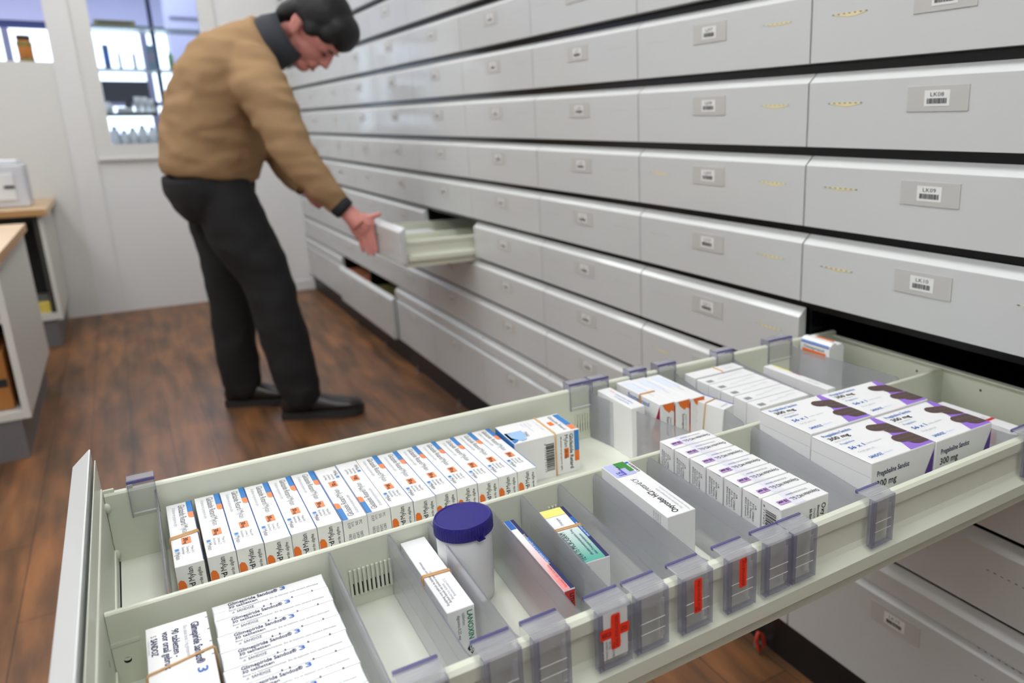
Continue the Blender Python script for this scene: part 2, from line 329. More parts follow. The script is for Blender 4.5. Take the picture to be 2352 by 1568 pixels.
SL = {(0, 7): (3, 1), (0, 8): (3, 1), (0, 9): (2, 1), (0, 10): (2, 2), (1, 7): (1, 2), (1, 8): (1, 3), (1, 9): (2, 3), (1, 10): (1, 2), (1, 11): (1, 2), (1, 12): (2, 1), (0, 13): (1, 1), (0, 15): (1, 1)}
for col in range(0, 10):
    for row in range(1, 15):
        if (col, row) in SKIP: continue
        if col in (6, 7) and row == 14: continue
        y0, y1 = CW*(col-1), min(CW*col, FAR); z = fe(row)
        if not any(in_view(0, yy, zz) for yy in (y0, (y0+y1)/2, y1) for zz in (z+.02, z-HF)): continue
        code = 'L%s%02d' % (LET[col], row)
        cp = 'nearest column' if col == 0 else ORD[col]+' column from the near end'
        if row == 14: lab = 'shallow white drawer front over deep bottom row, %s' % cp
        elif col == 0 and row in (7, 8, 9, 10): lab = 'white drawer front labelled %s with barcode, nearest column' % code
        else:
            k = 13-row
            lab = 'white drawer front, %s, %s' % (cp, 'lowest full row' if k == 0 else ORD[k-1]+' row above the lowest full')
        s = SL.get((col, row))
        if s: s = (s[1], s[0]) if False else s
        if row == 14: drawer_front('drawer', col, row, lab=lab, code=None, zb=fe(14)-.034, slots=None if False else (1, 1)).name
        else: drawer_front('drawer', col, row, lab=lab, code=code, slots=s)
# deep bottom drawers
for col in range(0, 10):
    y0, y1 = CW*(col-1), min(CW*col, FAR)
    out = -.022 if col in (6, 7) else 0
    cp = 'nearest column' if col == 0 else ORD[col]+' column from the near end'
    lab = 'deep white bottom drawer%s, %s' % (' pulled forward' if out else '', cp)
    drawer_front('deep_drawer', col, 15, ze=.3165, zb=.118, x=out, lab=lab, code='L%s15' % LET[col], slots=(1, 1))
# things seen in the opening over the pulled deep drawers
tag(MB().box(.0, .30, 3.42, 3.90, .20, .312, 'card2', .004).box(-.004, .30, 3.44, 3.88, .29, .296, 'ink').build('stock_box', origin=(.15, 3.66, .2)), 'reddish brown carton inside the far opening above the deep drawers', 'box')
tag(MB().box(.0, .30, 2.86, 3.32, .20, .302, 'olive', .004).box(-.003, .30, 2.9, 3.3, .27, .28, 'ink').build('stock_box', origin=(.15, 3.1, .2)), 'olive brown carton inside the nearer opening above the deep drawers', 'box')
# levelling feet under the cabinet
for k, y in enumerate([-.2, .10, .9, 1.46, 2.0, 2.56, 3.1, 3.7]):
    a = MB(); a.cyl((.006, y), .009, 0, .006, 'steel', 16); a.cyl((.006, y), .004, .006, .03, 'steel', 10)
    tag(a.build('levelling_foot', origin=(.006, y, 0)), '%s steel levelling foot along the dark plinth, counted from the open drawer' % ORD[k], 'foot', 'levelling feet under the drawer cabinet')
a = MB(); a.tube([(-.010, .075, .008), (-.016, .080, .035), (-.008, .082, .050), (.004, .080, .040), (.006, .076, .012)], .005, 'redplast', 8)
tag(a.build('cable_clip', origin=(-.005, .078, 0)), 'small red plastic clip on the floor under the drawers', 'clip')
#PART2
def child(mb, name, root):
    o = mb.build(name, root, origin=root.matrix_world.translation if root.parent else root.location); o.location = (0, 0, 0); return o
# ------------------------------------------------------------------ the pulled-out drawer
ZF, ZR, ZM = .6866, .7724, .7608
def slat_vents(a, y, x0, n, side=1, z0=.700, z1=.731, step=.0045):
    for k in range(n):
        x = x0+k*step; a.box(x, x+step*.62, min(y, y+.0026*side), max(y, y+.0026*side), z0, z1, 'cream', .0007); a.box(x+step*.70, x+step*.92, min(y+.0001*side, y+.0004*side), max(y+.0001*side, y+.0004*side), z0+.001, z0+(z1-z0)*.45, 'hole')
def drawer_body(root, x0, x1, yl, yr, ym, full=True):
    """yl: far inner side, yr: near inner side, ym: middle wall"""
    rim = lambda s: [(0, ZF-.01), (0, ZR-.002), (-.002*s, ZR), (-.009*s, ZR), (-.0125*s, ZR-.003), (-.0125*s, ZR-.015), (-.008*s, ZR-.018), (-.008*s, .728), (-.011*s, .722), (-.024*s, .716), (-.024*s, .7015), (-.0225*s, .699), (-.006*s, .688), (-.006*s, ZF-.012)]
    a = MB(); a.prism([(yr+p[0]*1, p[1]) for p in rim(1)], 0, x0, x1, 'cream'); slat_vents(a, yr+.0003, x0+.25, 60) ; child(a, 'side_wall', root)
    a = MB(); a.prism([(yl-p[0], p[1]) for p in rim(1)], 0, x0, x1, 'cream')
    if full:
        slat_vents(a, yl-.0003, x0+.055, 5, -1); slat_vents(a, yl-.0003, -.515, 7, -1)
        a.box(x0-.012, x0+.010, yl+.004, yl+.008, ZR-.006, ZR+.004, 'cream', .001); a.box(x0+.022, x0+.028, yl+.004, yl+.008, ZR-.006, ZR+.004, 'cream', .001)
    child(a, 'side_wall', root)
    a = MB(); a.prism([(ym-.0035, ZF), (ym-.0035, ZM-.0015), (ym-.002, ZM), (ym+.002, ZM), (ym+.0035, ZM-.0015), (ym+.0035, ZF)], 0, x0, x1, 'cream')
    if full:
        slat_vents(a, ym-.0037, -.918, 10, -1); slat_vents(a, ym-.0037, -.688, 3, -1, .712, .733); slat_vents(a, ym-.0037, -.715, 3, -1)
        a.disc((0, ym-.0037, 0), X, Z, x0+.010, .7107, .0030, .0030, 'hole', 16); a.disc((0, ym-.0038, 0), X, Z, x0+.0100, .7118, .0027, .0016, 'cream2', 12)
        a.box(x0-.004, x0+.022, ym-.0045, ym-.0035, .727, .731, 'cream', .001)
    child(a, 'middle_wall', root)
    a = MB(); a.box(x0, x1, yr-.005, yl+.005, ZF-.006, ZF, 'cream2')
    if full: a.box(x0+.0015, x0+.003, ym+.004, yl, ZF, ZF+.0004, 'hole').box(x0+.0015, x0+.003, yr, ym-.004, ZF, ZF+.0004, 'hole')
    child(a, 'bottom', root)
    a = MB(); a.box(x0-.006, x0-.0005, yr-.008, yl+.008, ZF-.01, ZR+.006, 'cream', .0015)
    if full:
        a.box(x0-.0008, x0+.0012, ym+.006, yl-.006, ZF+.001, .704, 'cream', .0005); a.box(x0-.0008, x0+.0012, yr+.006, ym-.006, ZF+.001, .704, 'cream', .0005)
        for yy, zz in ((yl-.004, .758), (yl-.004, .699)): 
            R = [[(x0+.001+.004*math.cos(t)*math.cos(q), yy+.004*math.cos(t)*math.sin(q), zz+.006*math.sin(t)) for q in [2*PI*i/10 for i in range(10)]] for t in (-1.5, -.9, -.3, .3, .9, 1.5)]; a.loft(R, 'cream')
        a.disc((x0+.0006, 0, 0), Y, Z, yl-.0110, .718, .0028, .0042, 'steel', 12); a.disc((x0+.0006, 0, 0), Y, Z, ym-.047, .7386, .0028, .0034, 'plinth', 12)
    child(a, 'front_wall', root)
    a = MB(); a.box(x1-.003, x1, yr-.005, yl+.005, ZF-.01, ZM+.004, 'cream', .001).box(x1-.012, x1, yr-.005, yl+.005, ZM+.002, ZM+.004, 'cream')
    if full: a.disc((x1-.0034, 0, 0), Y, Z, ym+.05, .742, .0022, .0022, 'hole', 10).disc((x1-.0034, 0, 0), Y, Z, ym-.075, .742, .0022, .0022, 'hole', 10)
    child(a, 'back_wall', root)
def pulled_drawer(name, xf, y1, lab, code, full):
    root = empty(name, (xf, y1, fe(11))); tag(root, lab, 'drawer')
    a = front_mesh(CW, fe(11), fe(11)-HF, (1, 1)) if not full else front_mesh(CW, fe(11), fe(11)-HF, (0, 0))
    if full:
        a.box(BX+.0035, BX+.0045, -CW+.01, -.008, -.075, BZ-.012, 'cream')
    a.build('front_panel', root)
    bpy.context.view_layer.update()
    drawer_body(root, xf+.0245, xf+.0245+1.195, y1-.029, y1-.528, y1-.274, full)
    if code: label_parts(root, CW, code)
    return root
pulled_drawer('drawer', -1.1470, 0, 'cream metal drawer pulled fully out in the foreground, filled with medicine cartons', None, True)
pulled_drawer('drawer', -.270, 2.24, 'half open cream drawer with white front under the man\'s hand', 'LG11', False)
# things inside the half open drawer
tag(MB().box(-.17, -.03, 2.02, 2.10, ZF, ZF+.07, 'jar', .002).box(-.172, -.168, 2.02, 2.10, ZF+.03, ZF+.05, 'lgrey').build('medicine_carton', origin=(-.1, 2.06, ZF)), 'white carton in the half open drawer near the hand', 'carton')

# ------------------------------------------------------------------ clear dividers with clip holders
def divider(side, xc0, xc1, xend, lab, plate=True, sticker=None, edge='clipviolet', ztop=.762, platex=None):
    """side 'n' clips on the near rim, 'f' on the far rim; xc0..xc1 clip width; xend plate x at the middle wall"""
    root = empty('drawer_divider', ((xc0+xc1)/2, -.528 if side == 'n' else -.029, ZR)); tag(root, lab, 'drawer divider', 'clear plastic drawer dividers')
    s = 1 if side == 'n' else -1; yi = -.528 if side == 'n' else -.029; ymm = -.278 if side == 'n' else -.270
    xs = (xc0+.0015 if side == 'n' else xc1-.0015) if platex is None else platex
    if plate:
        a = MB(); t = .0008; y0 = yi+s*.001
        dirv = Vector((xend-xs, ymm-y0)).normalized(); nrm = Vector((-dirv.y, dirv.x))*t
        L = (Vector((xend, ymm))-Vector((xs, y0))).length
        def P(d, z, k): p = Vector((xs, y0))+dirv*d+nrm*k; return (p.x, p.y, z)
        prof = [(0, ZF+.001), (0, ztop+.004), (.02, ztop), (L-.008, ztop), (L-.004, ztop-.002), (L-.001, ztop-.010), (L, ztop-.03), (L, ZF+.001)]
        va = [P(d, z, 1) for d, z in prof]; vb = [P(d, z, -1) for d, z in prof]; n = len(prof)
        a.add(va, [tuple(range(n))], 'clear'); a.add(vb, [tuple(range(n))[::-1]], 'clear')
        for i in range(n):
            j = (i+1) % n; a.add([va[i], va[j], vb[j], vb[i]], [(0, 1, 2, 3)], 'clipedge')
        for zz in (ztop-.020, ztop-.047):
            for k in (1.5, -1.5): a.add([P(.01, zz, k), P(L-.01, zz, k), P(L-.01, zz+.0012, k*.9), P(.01, zz+.0012, k*.9)], [(0, 1, 2, 3)], 'clip')
        child(a, 'divider_plate', root)
    a = MB(); yo = yi-s*.0205; t = .0014; zt = ZR+.0105
    yA = yi+s*.003
    def bx(x0, x1, y0, y1, z0, z1, m): a.box(x0, x1, min(y0, y1), max(y0, y1), z0, z1, m, .0004)
    bx(xc0, xc1, yA, yA-s*t, ZR-.030 if side == 'n' else ZR-.034, zt, 'clip')
    bx(xc0, xc1, yA-s*.003, yo+s*.0035, zt-t, zt, 'cliptop')
    bx(xc0, xc1, yA, yA-s*.0032, zt-.0030, zt+.0006, edge)
    for q in (.35, .55, .75): bx(xc0+.001, xc1-.001, yA+(yo-yA)*q, yA+(yo-yA)*q-s*.0008, zt, zt+.0007, 'cliptop')
    if side == 'n':
        zb = .7245
        bx(xc0+.0015, xc1-.0015, yo, yo+s*t, zb, zt-.004, 'clip')
        bx(xc0+.0015, xc1-.0015, yo-s*.0024, yo-s*.0032, zb+.002, zt-.003, 'clip'); bx(xc1-.0085, xc1-.0035, yo-s*.0018, yo-s*.0022, zb+.008, zt-.012, 'cliptop'); bx(xc0+.0005, xc1-.0005, yo+s*.0035, yo-s*.0034, zt-.0045, zt-.0012, 'cliptop')  # the narrow upright strip is a bright highlight painted on the clip
        for xx in (xc0, xc1-.0012): bx(xx, xx+.0012, yo+s*.004, yo-s*.004, zb-.001, zt-.002, 'clipedge')
        bx(xc0+.004, xc0+.0052, yo+s*.003, yo-s*.0038, zb, zt-.004, 'clipedge')
        bx(xc0+.0015, xc1-.0015, yo+s*.003, yo-s*.0035, zb-.001, zb+.0005, 'clipedge')
        for zz in (.753, .742): bx(xc0+.004, xc1-.004, yo-s*.0032, yo-s*.0038, zz, zz+.0007, 'paper')
    else:
        for xx in (xc0, xc1-.0010): bx(xx, xx+.0010, yA+s*.001, yo, ZR-.034, zt, 'clipedge')
        bx(xc0+.002, xc1-.001, yA+s*.0006, yA, ZR-.030, ZR-.028, 'paper')
        bx(xc0+.0, xc1, yo, yo+s*t, ZR-.02, zt, 'clip')
    child(a, 'clip_holder', root)
    if sticker:
        a = MB(); o = Vector((0, yo-.0041, 0)); c = (xc0+xc1)/2
        def rr(x0, x1, z0, z1, r=.0018):
            pts = []
            for cx_, cz_, a0 in ((x1-r, z1-r, 0), (x0+r, z1-r, PI/2), (x0+r, z0+r, PI), (x1-r, z0+r, 1.5*PI)):
                for k in range(4): q = a0+k*PI/6; pts.append((cx_+r*math.cos(q), cz_+r*math.sin(q)))
            return pts
        if sticker in (1, 3):
            if sticker == 3:
                a.quad(o-Y*-.0003, X, Z, c-.012, c+.012, .734, .779, 'paper')
                a.poly(o-Y*.0002, X, Z, rr(c-.0155, c+.0135, .7545, .7645), 'red'); a.text(o-Y*.0004, X, Z, c-.014, .757, .006, 'RISICO', 'ink', 0, .009); a.text(o-Y*.0004, X, Z, c+.005, .757, .006, 'STO', 'ink', 0, .006)
                for k in range(5): a.text(o-Y*.0003, Z*-1, X, -.7525+.001*k, c-.009+.0034*k-.0015, .0030, ['4,MED 27HV C251', '50 mg', 'A10BG3 PIJNV', 'SN 72', '21'][k], 'grey')
            z0, z1 = (.742, .777) if sticker == 1 else (.7425, .7765)
            a.poly(o-Y*.0005, X, Z, rr(c-.0048, c+.0042, z0, z1), 'red')
            a.text(o-Y*.0008, Z*-1, X, -(z1-.002), c+.0002-.0012, .0042, 'RISICOVOLLE STOF', 'ink', -.01, z1-z0-.004); a.text(o-Y*.0008, Z*-1, X, -(z0+.007), c-.0036, .0026, 'TGR', 'ink')
        else:
            z0, z1 = .748, .779
            a.poly(o-Y*.0005, X, Z, rr(c-.0048, c+.0042, z0, z1), 'red')
            a.text(o-Y*.0008, Z, X*-1, z0+.002, -c-.0012, .0042, 'RISICOVOLLE STOF', 'ink', -.01, z1-z0-.004); a.text(o-Y*.0008, Z, X*-1, z1-.006, -c-.0036, .0026, 'TGR', 'ink')
        child(a, 'risk_sticker', root)
    return root
NEARD = [(-.940, -.9055, -.9344, 'clear divider between the stacked tablet cartons and the empty space, nearest along the near rim', None),
 (-.8787, -.8464, -.8749, 'clear divider between the empty space and the banded carton with green lettering', None),
 (-.8367, -.8035, -.8316, 'clear divider between the green lettered carton and the white jar', None),
 (-.7776, -.744, -.7654, 'clear divider right of the jar, its clip crossed by red stickers', 3),
 (-.7392, -.705, -.7224, 'clear divider between the slim red carton and the teal carton, plain clip', None),
 (-.6904, -.655, -.6735, 'clear divider right of the teal carton, clip with one red sticker reading downward', 1),
 (-.6368, -.6014, -.6247, 'clear divider left of the long lilac and green carton, clip with red sticker reading upward', 2),
 (-.5889, -.5552, None, 'clear clip holder without a plate, left one of the touching pair on the near rim', None),
 (-.5534, -.520, -.5444, 'clear divider left of the row of seven purple-dose cartons, right one of the touching pair', None)]
for xc0, xc1, xe, lab, sk in NEARD: divider('n', xc0, xc1, xe, lab, plate=xe is not None, sticker=sk)
divider('n', -.4345, -.400, -.3670, 'clear divider between the seven cartons and the purple capsule cartons', platex=-.4015)
divider('n', -.139, -.105, -.118, 'clear divider between the purple capsule cartons and the flat red striped carton', platex=-.106)
FARD = [(-1.0997, -1.072, -1.0745, 'clear divider at the front end of the far compartment, beside the first banded carton'),
 (-.523, -.486, -.450, 'clear divider behind the empty space of the far compartment, left of the tall white carton'),
 (-.4835, -.4527, None, 'clear clip holder without a plate, touching the one left of the tall white carton'),
 (-.4114, -.3796, None, 'clear clip holder on the far rim above the orange ended cartons'),
 (-.3559, -.3195, -.372, 'clear divider left of the block of six white cartons'),
 (-.2297, -.192, -.212, 'clear divider right of the block of six white cartons'),
 (-.1078, -.0498, -.034, 'clear divider at the back of the drawer in front of the orange and blue carton')]
for xc0, xc1, xe, lab in FARD: divider('f', xc0, xc1, xe, lab, plate=xe is not None, ztop=.762)

# ------------------------------------------------------------------ cartons (local origin at base centre)
def rband(par, ax, pos, w, h, d, lab=None, n=2, tilt=0, r=.0009):
    """loop round a carton: ax 'y' -> loop in the xz plane at y=pos; ax 'x' -> loop in the yz plane"""
    a = MB()
    for k in range(n):
        p = pos+k*.0028-(n-1)*.0014; e = r*.8; pts = []
        half = (w if ax == 'y' else d)/2
        for sx, z in ((-1, 0), (-1, h), (1, h), (1, 0)):
            q = sx*(half+e); zz = z+(e if z else -e*0+.0002)
            pts.append((q, p+tilt*sx, zz) if ax == 'y' else (p+tilt*sx, q, zz))
        full = []
        for i in range(4):
            A, B = Vector(pts[i]), Vector(pts[(i+1) % 4])
            for t in (.03, .5, .97): full.append(A.lerp(B, t)+Vector((0, .0004*math.sin(i+k), 0)))
        a.tube(full, r, 'band', 6, closed=True)
    return a.build('rubber_band', par)
def base_box(w, d, h, m='carton', b=.0007, side=None):
    a = MB(); a.box(-w/2, w/2, -d/2, d/2, 0, h, m, b); return a
E_ = .0003
def put(o, x, y, z=ZF, rz=0, label=None, cat='medicine carton', group=None):
    o.location = (x, y, z); o.rotation_euler = (0, 0, rz); tag(o, label, cat, group); return o

# --- gliclazide row
def glic(w, d, h):
    a = base_box(w, d, h); T_ = (0, 0, h+E_); u, v = Y*-1, X       # text runs toward the viewer, letters' tops toward +x
    hw, hd = w/2, d/2
    a.quad(T_, u, v, -hd+.0005, -hd+.032, hw-.0062, hw-.0004, 'blue')
    a.poly(T_, u, v, [(-hd+.032, hw-.0004), (-hd+.032, hw-.0062), (-hd+.044, hw-.0062), (-hd+.047, hw-.0048), (-hd+.048, hw-.0025), (-hd+.048, hw-.0004)], 'orange2')
    a.quad(T_, u, v, -hd+.001, hd-.0008, hw-.0007, hw-.0001, 'mblue'); a.text(T_, u, v, -hd+.007, hw-.0145, .0098, 'Gliclazide Retard', 'ink2', -.005, .055); a.text(T_, u, v, -hd+.064, hw-.0145, .0098, 'Mylan', 'grey', -.01, .022)
    a.text(T_, u, v, -hd+.011, hw-.0208, .0050, '60 tabletten met gereguleerde afgifte', 'lgrey', 0, .052)
    a.quad(T_, u, v, -hd+.095, -hd+.111, hw-.0168, hw-.0078, 'orange2'); a.text((0, 0, h+E_*2), u, v, -hd+.0965, hw-.0150, .0066, '30', 'ink', .01, .0075); a.text((0, 0, h+E_*2), u, v, -hd+.105, hw-.0150, .0050, 'mg', 'ink')
    for k, t in enumerate(['Mylan B.V.', 'Dieselweg 25', 'Bunschoten']): a.text(T_, u, v, -hd+.119-.001*k, hw-.0092-.0042*k, .0040, t, 'grey', 0, .017)
    a.quad(T_, u, v, -hd+.118, -hd+.1245, -hw+.0022, -hw+.0068, 'lblue'); a.quad((0, 0, h+E_*2), u, v, -hd+.1195, -hd+.123, -hw+.003, -hw+.006, 'blue'); a.text(T_, u, v, -hd+.126, -hw+.0025, .0068, 'Mylan', 'grey', 0, .017)
    S = (hw+E_, 0, 0); a.quad(S, Y*-1, Z, -hd+.001, hd-.001, h-.004, h-.0006, 'blue')
    N = (0, -hd-E_, 0)                                              # near end
    a.poly(N, X, Z, [(-hw+.0006, h-.055), (-hw+.0006, h-.018), (-hw+.003, h-.0155), (-hw+.006, h-.017), (-hw+.0078, h-.022), (-hw+.0078, h-.055)], 'orange')
    a.text(N, Z, X*-1, h-.0290, -.0022, .0078, 'rd', 'ink', .02, .0075); a.text(N, Z, X*-1, h-.0200, -.0022, .0078, 'Mylan', 'ink', 0, .0165)
    a.text(N, Z, X*-1, h-.042, -hw+.0040, .0046, 'gereguleerde afgifte', 'ink', 0, .036)
    Fa = (0, hd+E_, 0)                                              # far end: batch print
    for k, t in enumerate(['PC', 'SN', 'Lot', 'EXP']): a.text(Fa, Z*-1, X*-1, -h+.004, .006-.0042*k-.002, .0044, t, 'grey')
    for k, t in enumerate(['08719', '247A', '1024', '08/26']): a.text(Fa, Z*-1, X*-1, -h+.018, .006-.0042*k-.002, .0044, t, 'grey')
    return a.build('medicine_carton')
GW, GD, GH = .0264, .158, .0586
g0 = glic(GW, GD, GH); GN = 15
ords = ['first', 'second', 'third', 'fourth', 'fifth', 'sixth', 'seventh', 'eighth', 'ninth', 'tenth', 'eleventh', 'twelfth', 'thirteenth', 'fourteenth', 'fifteenth']
for k in range(GN):
    o = g0 if k == 0 else g0.copy()
    if k: COL.objects.link(o)
    x = -1.0532 if k == 0 else -1.0372+.02690*(k-.5); rev = k in (6, 7)
    lab = ['white blue and orange tablet carton with a rubber band, first of the far row'][0] if k == 0 else ('white blue and orange tablet carton lying reversed, %s in the far row' % ords[k] if rev else 'white tablet carton with blue and orange corner, %s from the drawer front' % ords[k])
    put(o, x, -.115+(.001 if k % 3 else -.001), ZF, PI if rev else 0, lab, group='blue and orange tablet cartons in the far row')
    if k == 0: rband(o, 'y', -.010, GW, GH, GD, n=3, tilt=.003, r=.0008)
# --- big gliclazide box at the end of the row
w, d, h = .099, .072, .064; a = base_box(w, d, h)
T_ = (0, 0, h+E_); u, v = Y*-1, X
a.quad((-w/2-E_, 0, 0), Y, Z, -d/2+.001, d/2-.001, h-.012, h-.0005, 'blue'); a.quad(T_, X, Y, -w/2+.0006, -w/2+.026, -d/2+.014, -d/2+.040, 'lblue')
a.poly(T_, X, Y, [(-w/2+.0006, d/2-.03), (-w/2+.010, d/2-.034), (-w/2+.018, -d/2+.02), (-w/2+.006, -d/2+.004), (-w/2+.0006, -d/2+.001)], 'blue')
a.poly((0, 0, h+E_*2), X, Y, [(-w/2+.004, -d/2+.02), (-w/2+.004, -d/2+.038), (-w/2+.020, -d/2+.034), (-w/2+.022, -d/2+.006), (-w/2+.014, -d/2+.003)], 'lblue')
a.text(T_, u, v, .004, -w/2+.026, .0075, 'Mylan', 'grey'); a.quad(T_, u, v, -d/2+.004, d/2-.022, w/2-.010, w/2-.001, 'blue'); a.quad(T_, u, v, d/2-.022, d/2-.004, w/2-.010, w/2-.001, 'orange2')
a.text(T_, u, v, -d/2+.006, w/2-.020, .0082, 'Gliclazide Retard', 'grey', 0, .058); a.quad(T_, u, v, -.010, .004, w/2-.030, w/2-.0225, 'orange'); a.text(T_, u, v, -d/2+.01, w/2-.037, .0038, '180 tabletten met gereguleerde afgifte', 'grey'); a.text(T_, u, v, -d/2+.008, w/2-.045, .0034, 'Voor oraal gebruik  Gliclazide', 'lgrey')
for k in range(3): a.text(T_, u, v, -d/2+.010, -w/2+.034+.005*k, .0034, ['Mylan B.V.', 'Dieselweg 25 Bunschoten', 'RVG 105692'][k], 'lgrey')
N = (0, -d/2-E_, 0); dn = Z*-1
xq = 0; rr_ = random.Random(3)
while xq < .044: wd = rr_.choice([.0006, .001, .0017]); a.quad(N, dn, X, -h+.012+xq*.95, -h+.012+xq*.95+wd, -.003, .0095, 'ink'); xq += wd+rr_.choice([.0006, .0011])
a.text(N, dn, X, -h+.010, -.0055, .0032, '8 717472 54123', 'grey', 0, .044)
a.quad(N, dn, X, -h+.001, -h+.032, w/2-.008, w/2-.0006, 'blue'); a.quad(N, dn, X, -h+.032, -h+.048, w/2-.008, w/2-.0006, 'orange')
a.text(N, dn, X, -h+.004, w/2-.0155, .0082, 'Gliclazide Retard', 'ink', .015, .054); a.text(N, dn, X, -h+.004, w/2-.0235, .0082, 'Mylan', 'ink', 0, .019); a.quad(N, dn, X, -h+.025, -h+.040, w/2-.0245, w/2-.0172, 'orange'); a.text((0, -d/2-E_*2, 0), dn, X, -h+.0265, w/2-.0232, .0058, '30 mg', 'ink'); a.text(N, dn, X, -h+.005, w/2-.030, .0034, '180 tabletten met gereguleerde afgifte', 'ink', 0, .052)
o = a.build('medicine_carton'); put(o, -.6080, -.087, ZF, -.03, 'large white, blue and orange carton with rubber band standing after the far row'); rband(o, 'x', .012, w, h, d, n=1, r=.0013)

# --- glimepiride stack (near compartment)
def glim(w, d, h):
    a = base_box(w, d, h, b=.0006); T_ = (0, 0, h+E_); hw, hd = w/2, d/2
    a.text(T_, X, Y, -hw+.013, hd-.0070, .0070, 'Glimepiride Sandoz®', 'navy', .02, .043); a.text(T_, X, Y, -hw+.0575, hd-.0070, .0078, '3', 'mblue', .02, .0055)
    a.text(T_, X, Y, -hw+.013, hd-.0122, .0056, '30 tabletten', 'navy', .015, .0245)
    a.text(T_, X, Y, -hw+.013, hd-.0168, .0038, 'Bevat o.a. lactosemonohydraat. Zie de bijsluiter voor verdere informatie', 'grey', 0, .078)
    a.text(T_, X, Y, -hw+.019, hd-.0214, .0046, 'SANDOZ', 'navy', .012, .0145); a.quad(T_, X, Y, -hw+.0185, -hw+.034, hd-.0227, hd-.0224, 'lgrey'); a.poly(T_, X, Y, [(-hw+.0145, hd-.0215), (-hw+.0165, hd-.0185), (-hw+.0175, hd-.0215)], 'lgrey')
    for q in (.0405, .0465, .0650, .0830): a.quad((0, -hd-E_, 0), X, Z, -hw+q, -hw+q+.0013, h-.0045, h+.0002, 'navy'); a.quad(T_, X, Y, -hw+q, -hw+q+.0013, -hd, -hd+.0012, 'navy')
    for s_ in (-1, 1):                                               # tucked end flaps with a dark bow-shaped gap
        p = [(hd*.86*math.cos(t), h-.0004-abs(math.sin(t))*.0022) for t in [PI*i/8 for i in range(9)]]
        a.poly((s_*(hw+E_), 0, 0), Y, Z, p, 'grey'); a.poly((0, 0, h+E_), Y, X*s_, [(q[0], hw-.0001-(.0009-abs(q[0])/hd*.0006)) for q in p[::2]]+[(q[0], hw-.0001) for q in p[::2]][::-1], 'lgrey')
    a.text(T_, X, Y, -hw+.001, hd-.0145, .003, '—', 'grey', 0, .010)
    return a.build('medicine_carton')
g1 = glim(.0975, .0252, .0555)
for k in range(9):
    o = g1 if k == 0 else g1.copy()
    if k: COL.objects.link(o)
    put(o, -.9935+.0005*(k % 2)-.0004*k, -.2990-.02640*k, ZF, 0, 'slim white carton with navy print and blue 3, %s from the middle wall' % ords[k], group='white cartons with blue figure 3 in the near compartment')
    o.rotation_euler = (.012, 0, 0)
# --- glimepiride 90
w, d, h = .0475, .158, .0630; a = base_box(w, d, h); T_ = (0, 0, h+E_); u, v = Y*-1, X; hw, hd = w/2, d/2
a.text(T_, u, v, -hd+.012, hw-.0135, .0088, 'Glimepiride Sandoz®', 'navy', .02, .066); a.text(T_, u, v, -hd+.083, hw-.0135, .0105, '3', 'mblue', .02, .008); a.text(T_, u, v, -hd+.013, hw-.0195, .0045, 'Elke tablet bevat 3 mg glimepiride', 'lgrey', 0, .05)
a.text(T_, u, v, -hd+.014, hw-.0285, .0080, '90 tabletten -', 'navy', .015, .044); a.text(T_, u, v, -hd+.014, hw-.0355, .0080, 'voor oraal gebruik', 'navy', .015, .058); a.text(T_, u, v, -hd+.020, hw-.0440, .0068, 'SANDOZ', 'navy', .02, .027); a.text(T_, u, v, -hd+.015, hw-.0440, .006, 'S', 'grey'); a.text(T_, u, v, -hd+.022, hw-.0465, .0026, 'a Novartis company', 'lgrey')
for q in (.01, .03, .05, .07): a.quad((0, 0, h+E_), u, v, -hd+q, -hd+q+.001, hw-.002, hw, 'navy')
o = a.build('medicine_carton'); put(o, -1.0705, -.3815, ZF, 0, 'white carton of 90 tablets with navy print and one rubber band, at the drawer front'); rband(o, 'y', .012, w, h, d, n=1, tilt=.006, r=.0012)

# --- carton with green lettering (near end)
w, d, h = .0262, .147, .0585; a = base_box(w, d, h, b=.0008); T_ = (0, 0, h+E_); hw, hd = w/2, d/2
for k, t in enumerate(['Raadpleeg voor gebruik de bijsluiter voor informatie', 'Buiten bereik van kinderen bewaren', 'Bevat o.a. lactose', 'Bewaren beneden 25°C']): a.text(T_, Y, X*-1, -hd+.010+.004*k, hw-.0065-.0035*k+.0, .0036, t, 'lgrey' if k > 1 else 'grey', 0, [.088, .062, .030, .034][k])
N = (0, -hd-E_, 0); dn = Z*-1
a.text(N, dn, X, -h+.004, hw-.0075, .0072, 'LANOXIN', 'green', .02, .031); a.text(N, dn, X, -h+.005, hw-.0125, .0042, 'tabletten', 'grey', 0, .013); a.text(N, dn, X, -h+.006, hw-.0172, .0042, 'digoxine 0,25 mg', 'grey', 0, .026)
a.poly(N, dn, X, [(-h+.037, hw-.0055), (-h+.0445, hw-.0012), (-h+.052, hw-.0055), (-h+.0445, hw-.0098)], 'ink'); a.text((0, -hd-E_*2, 0), dn, X, -h+.0405, hw-.0075, .0056, '250', 'paper', .02, .0082)
o = a.build('medicine_carton'); put(o, -.8510, -.3535, ZF, -.010, 'white banded carton with green lettering and black diamond on its end'); rband(o, 'y', -.005, w, h, d, n=2, tilt=-.001, r=.001)
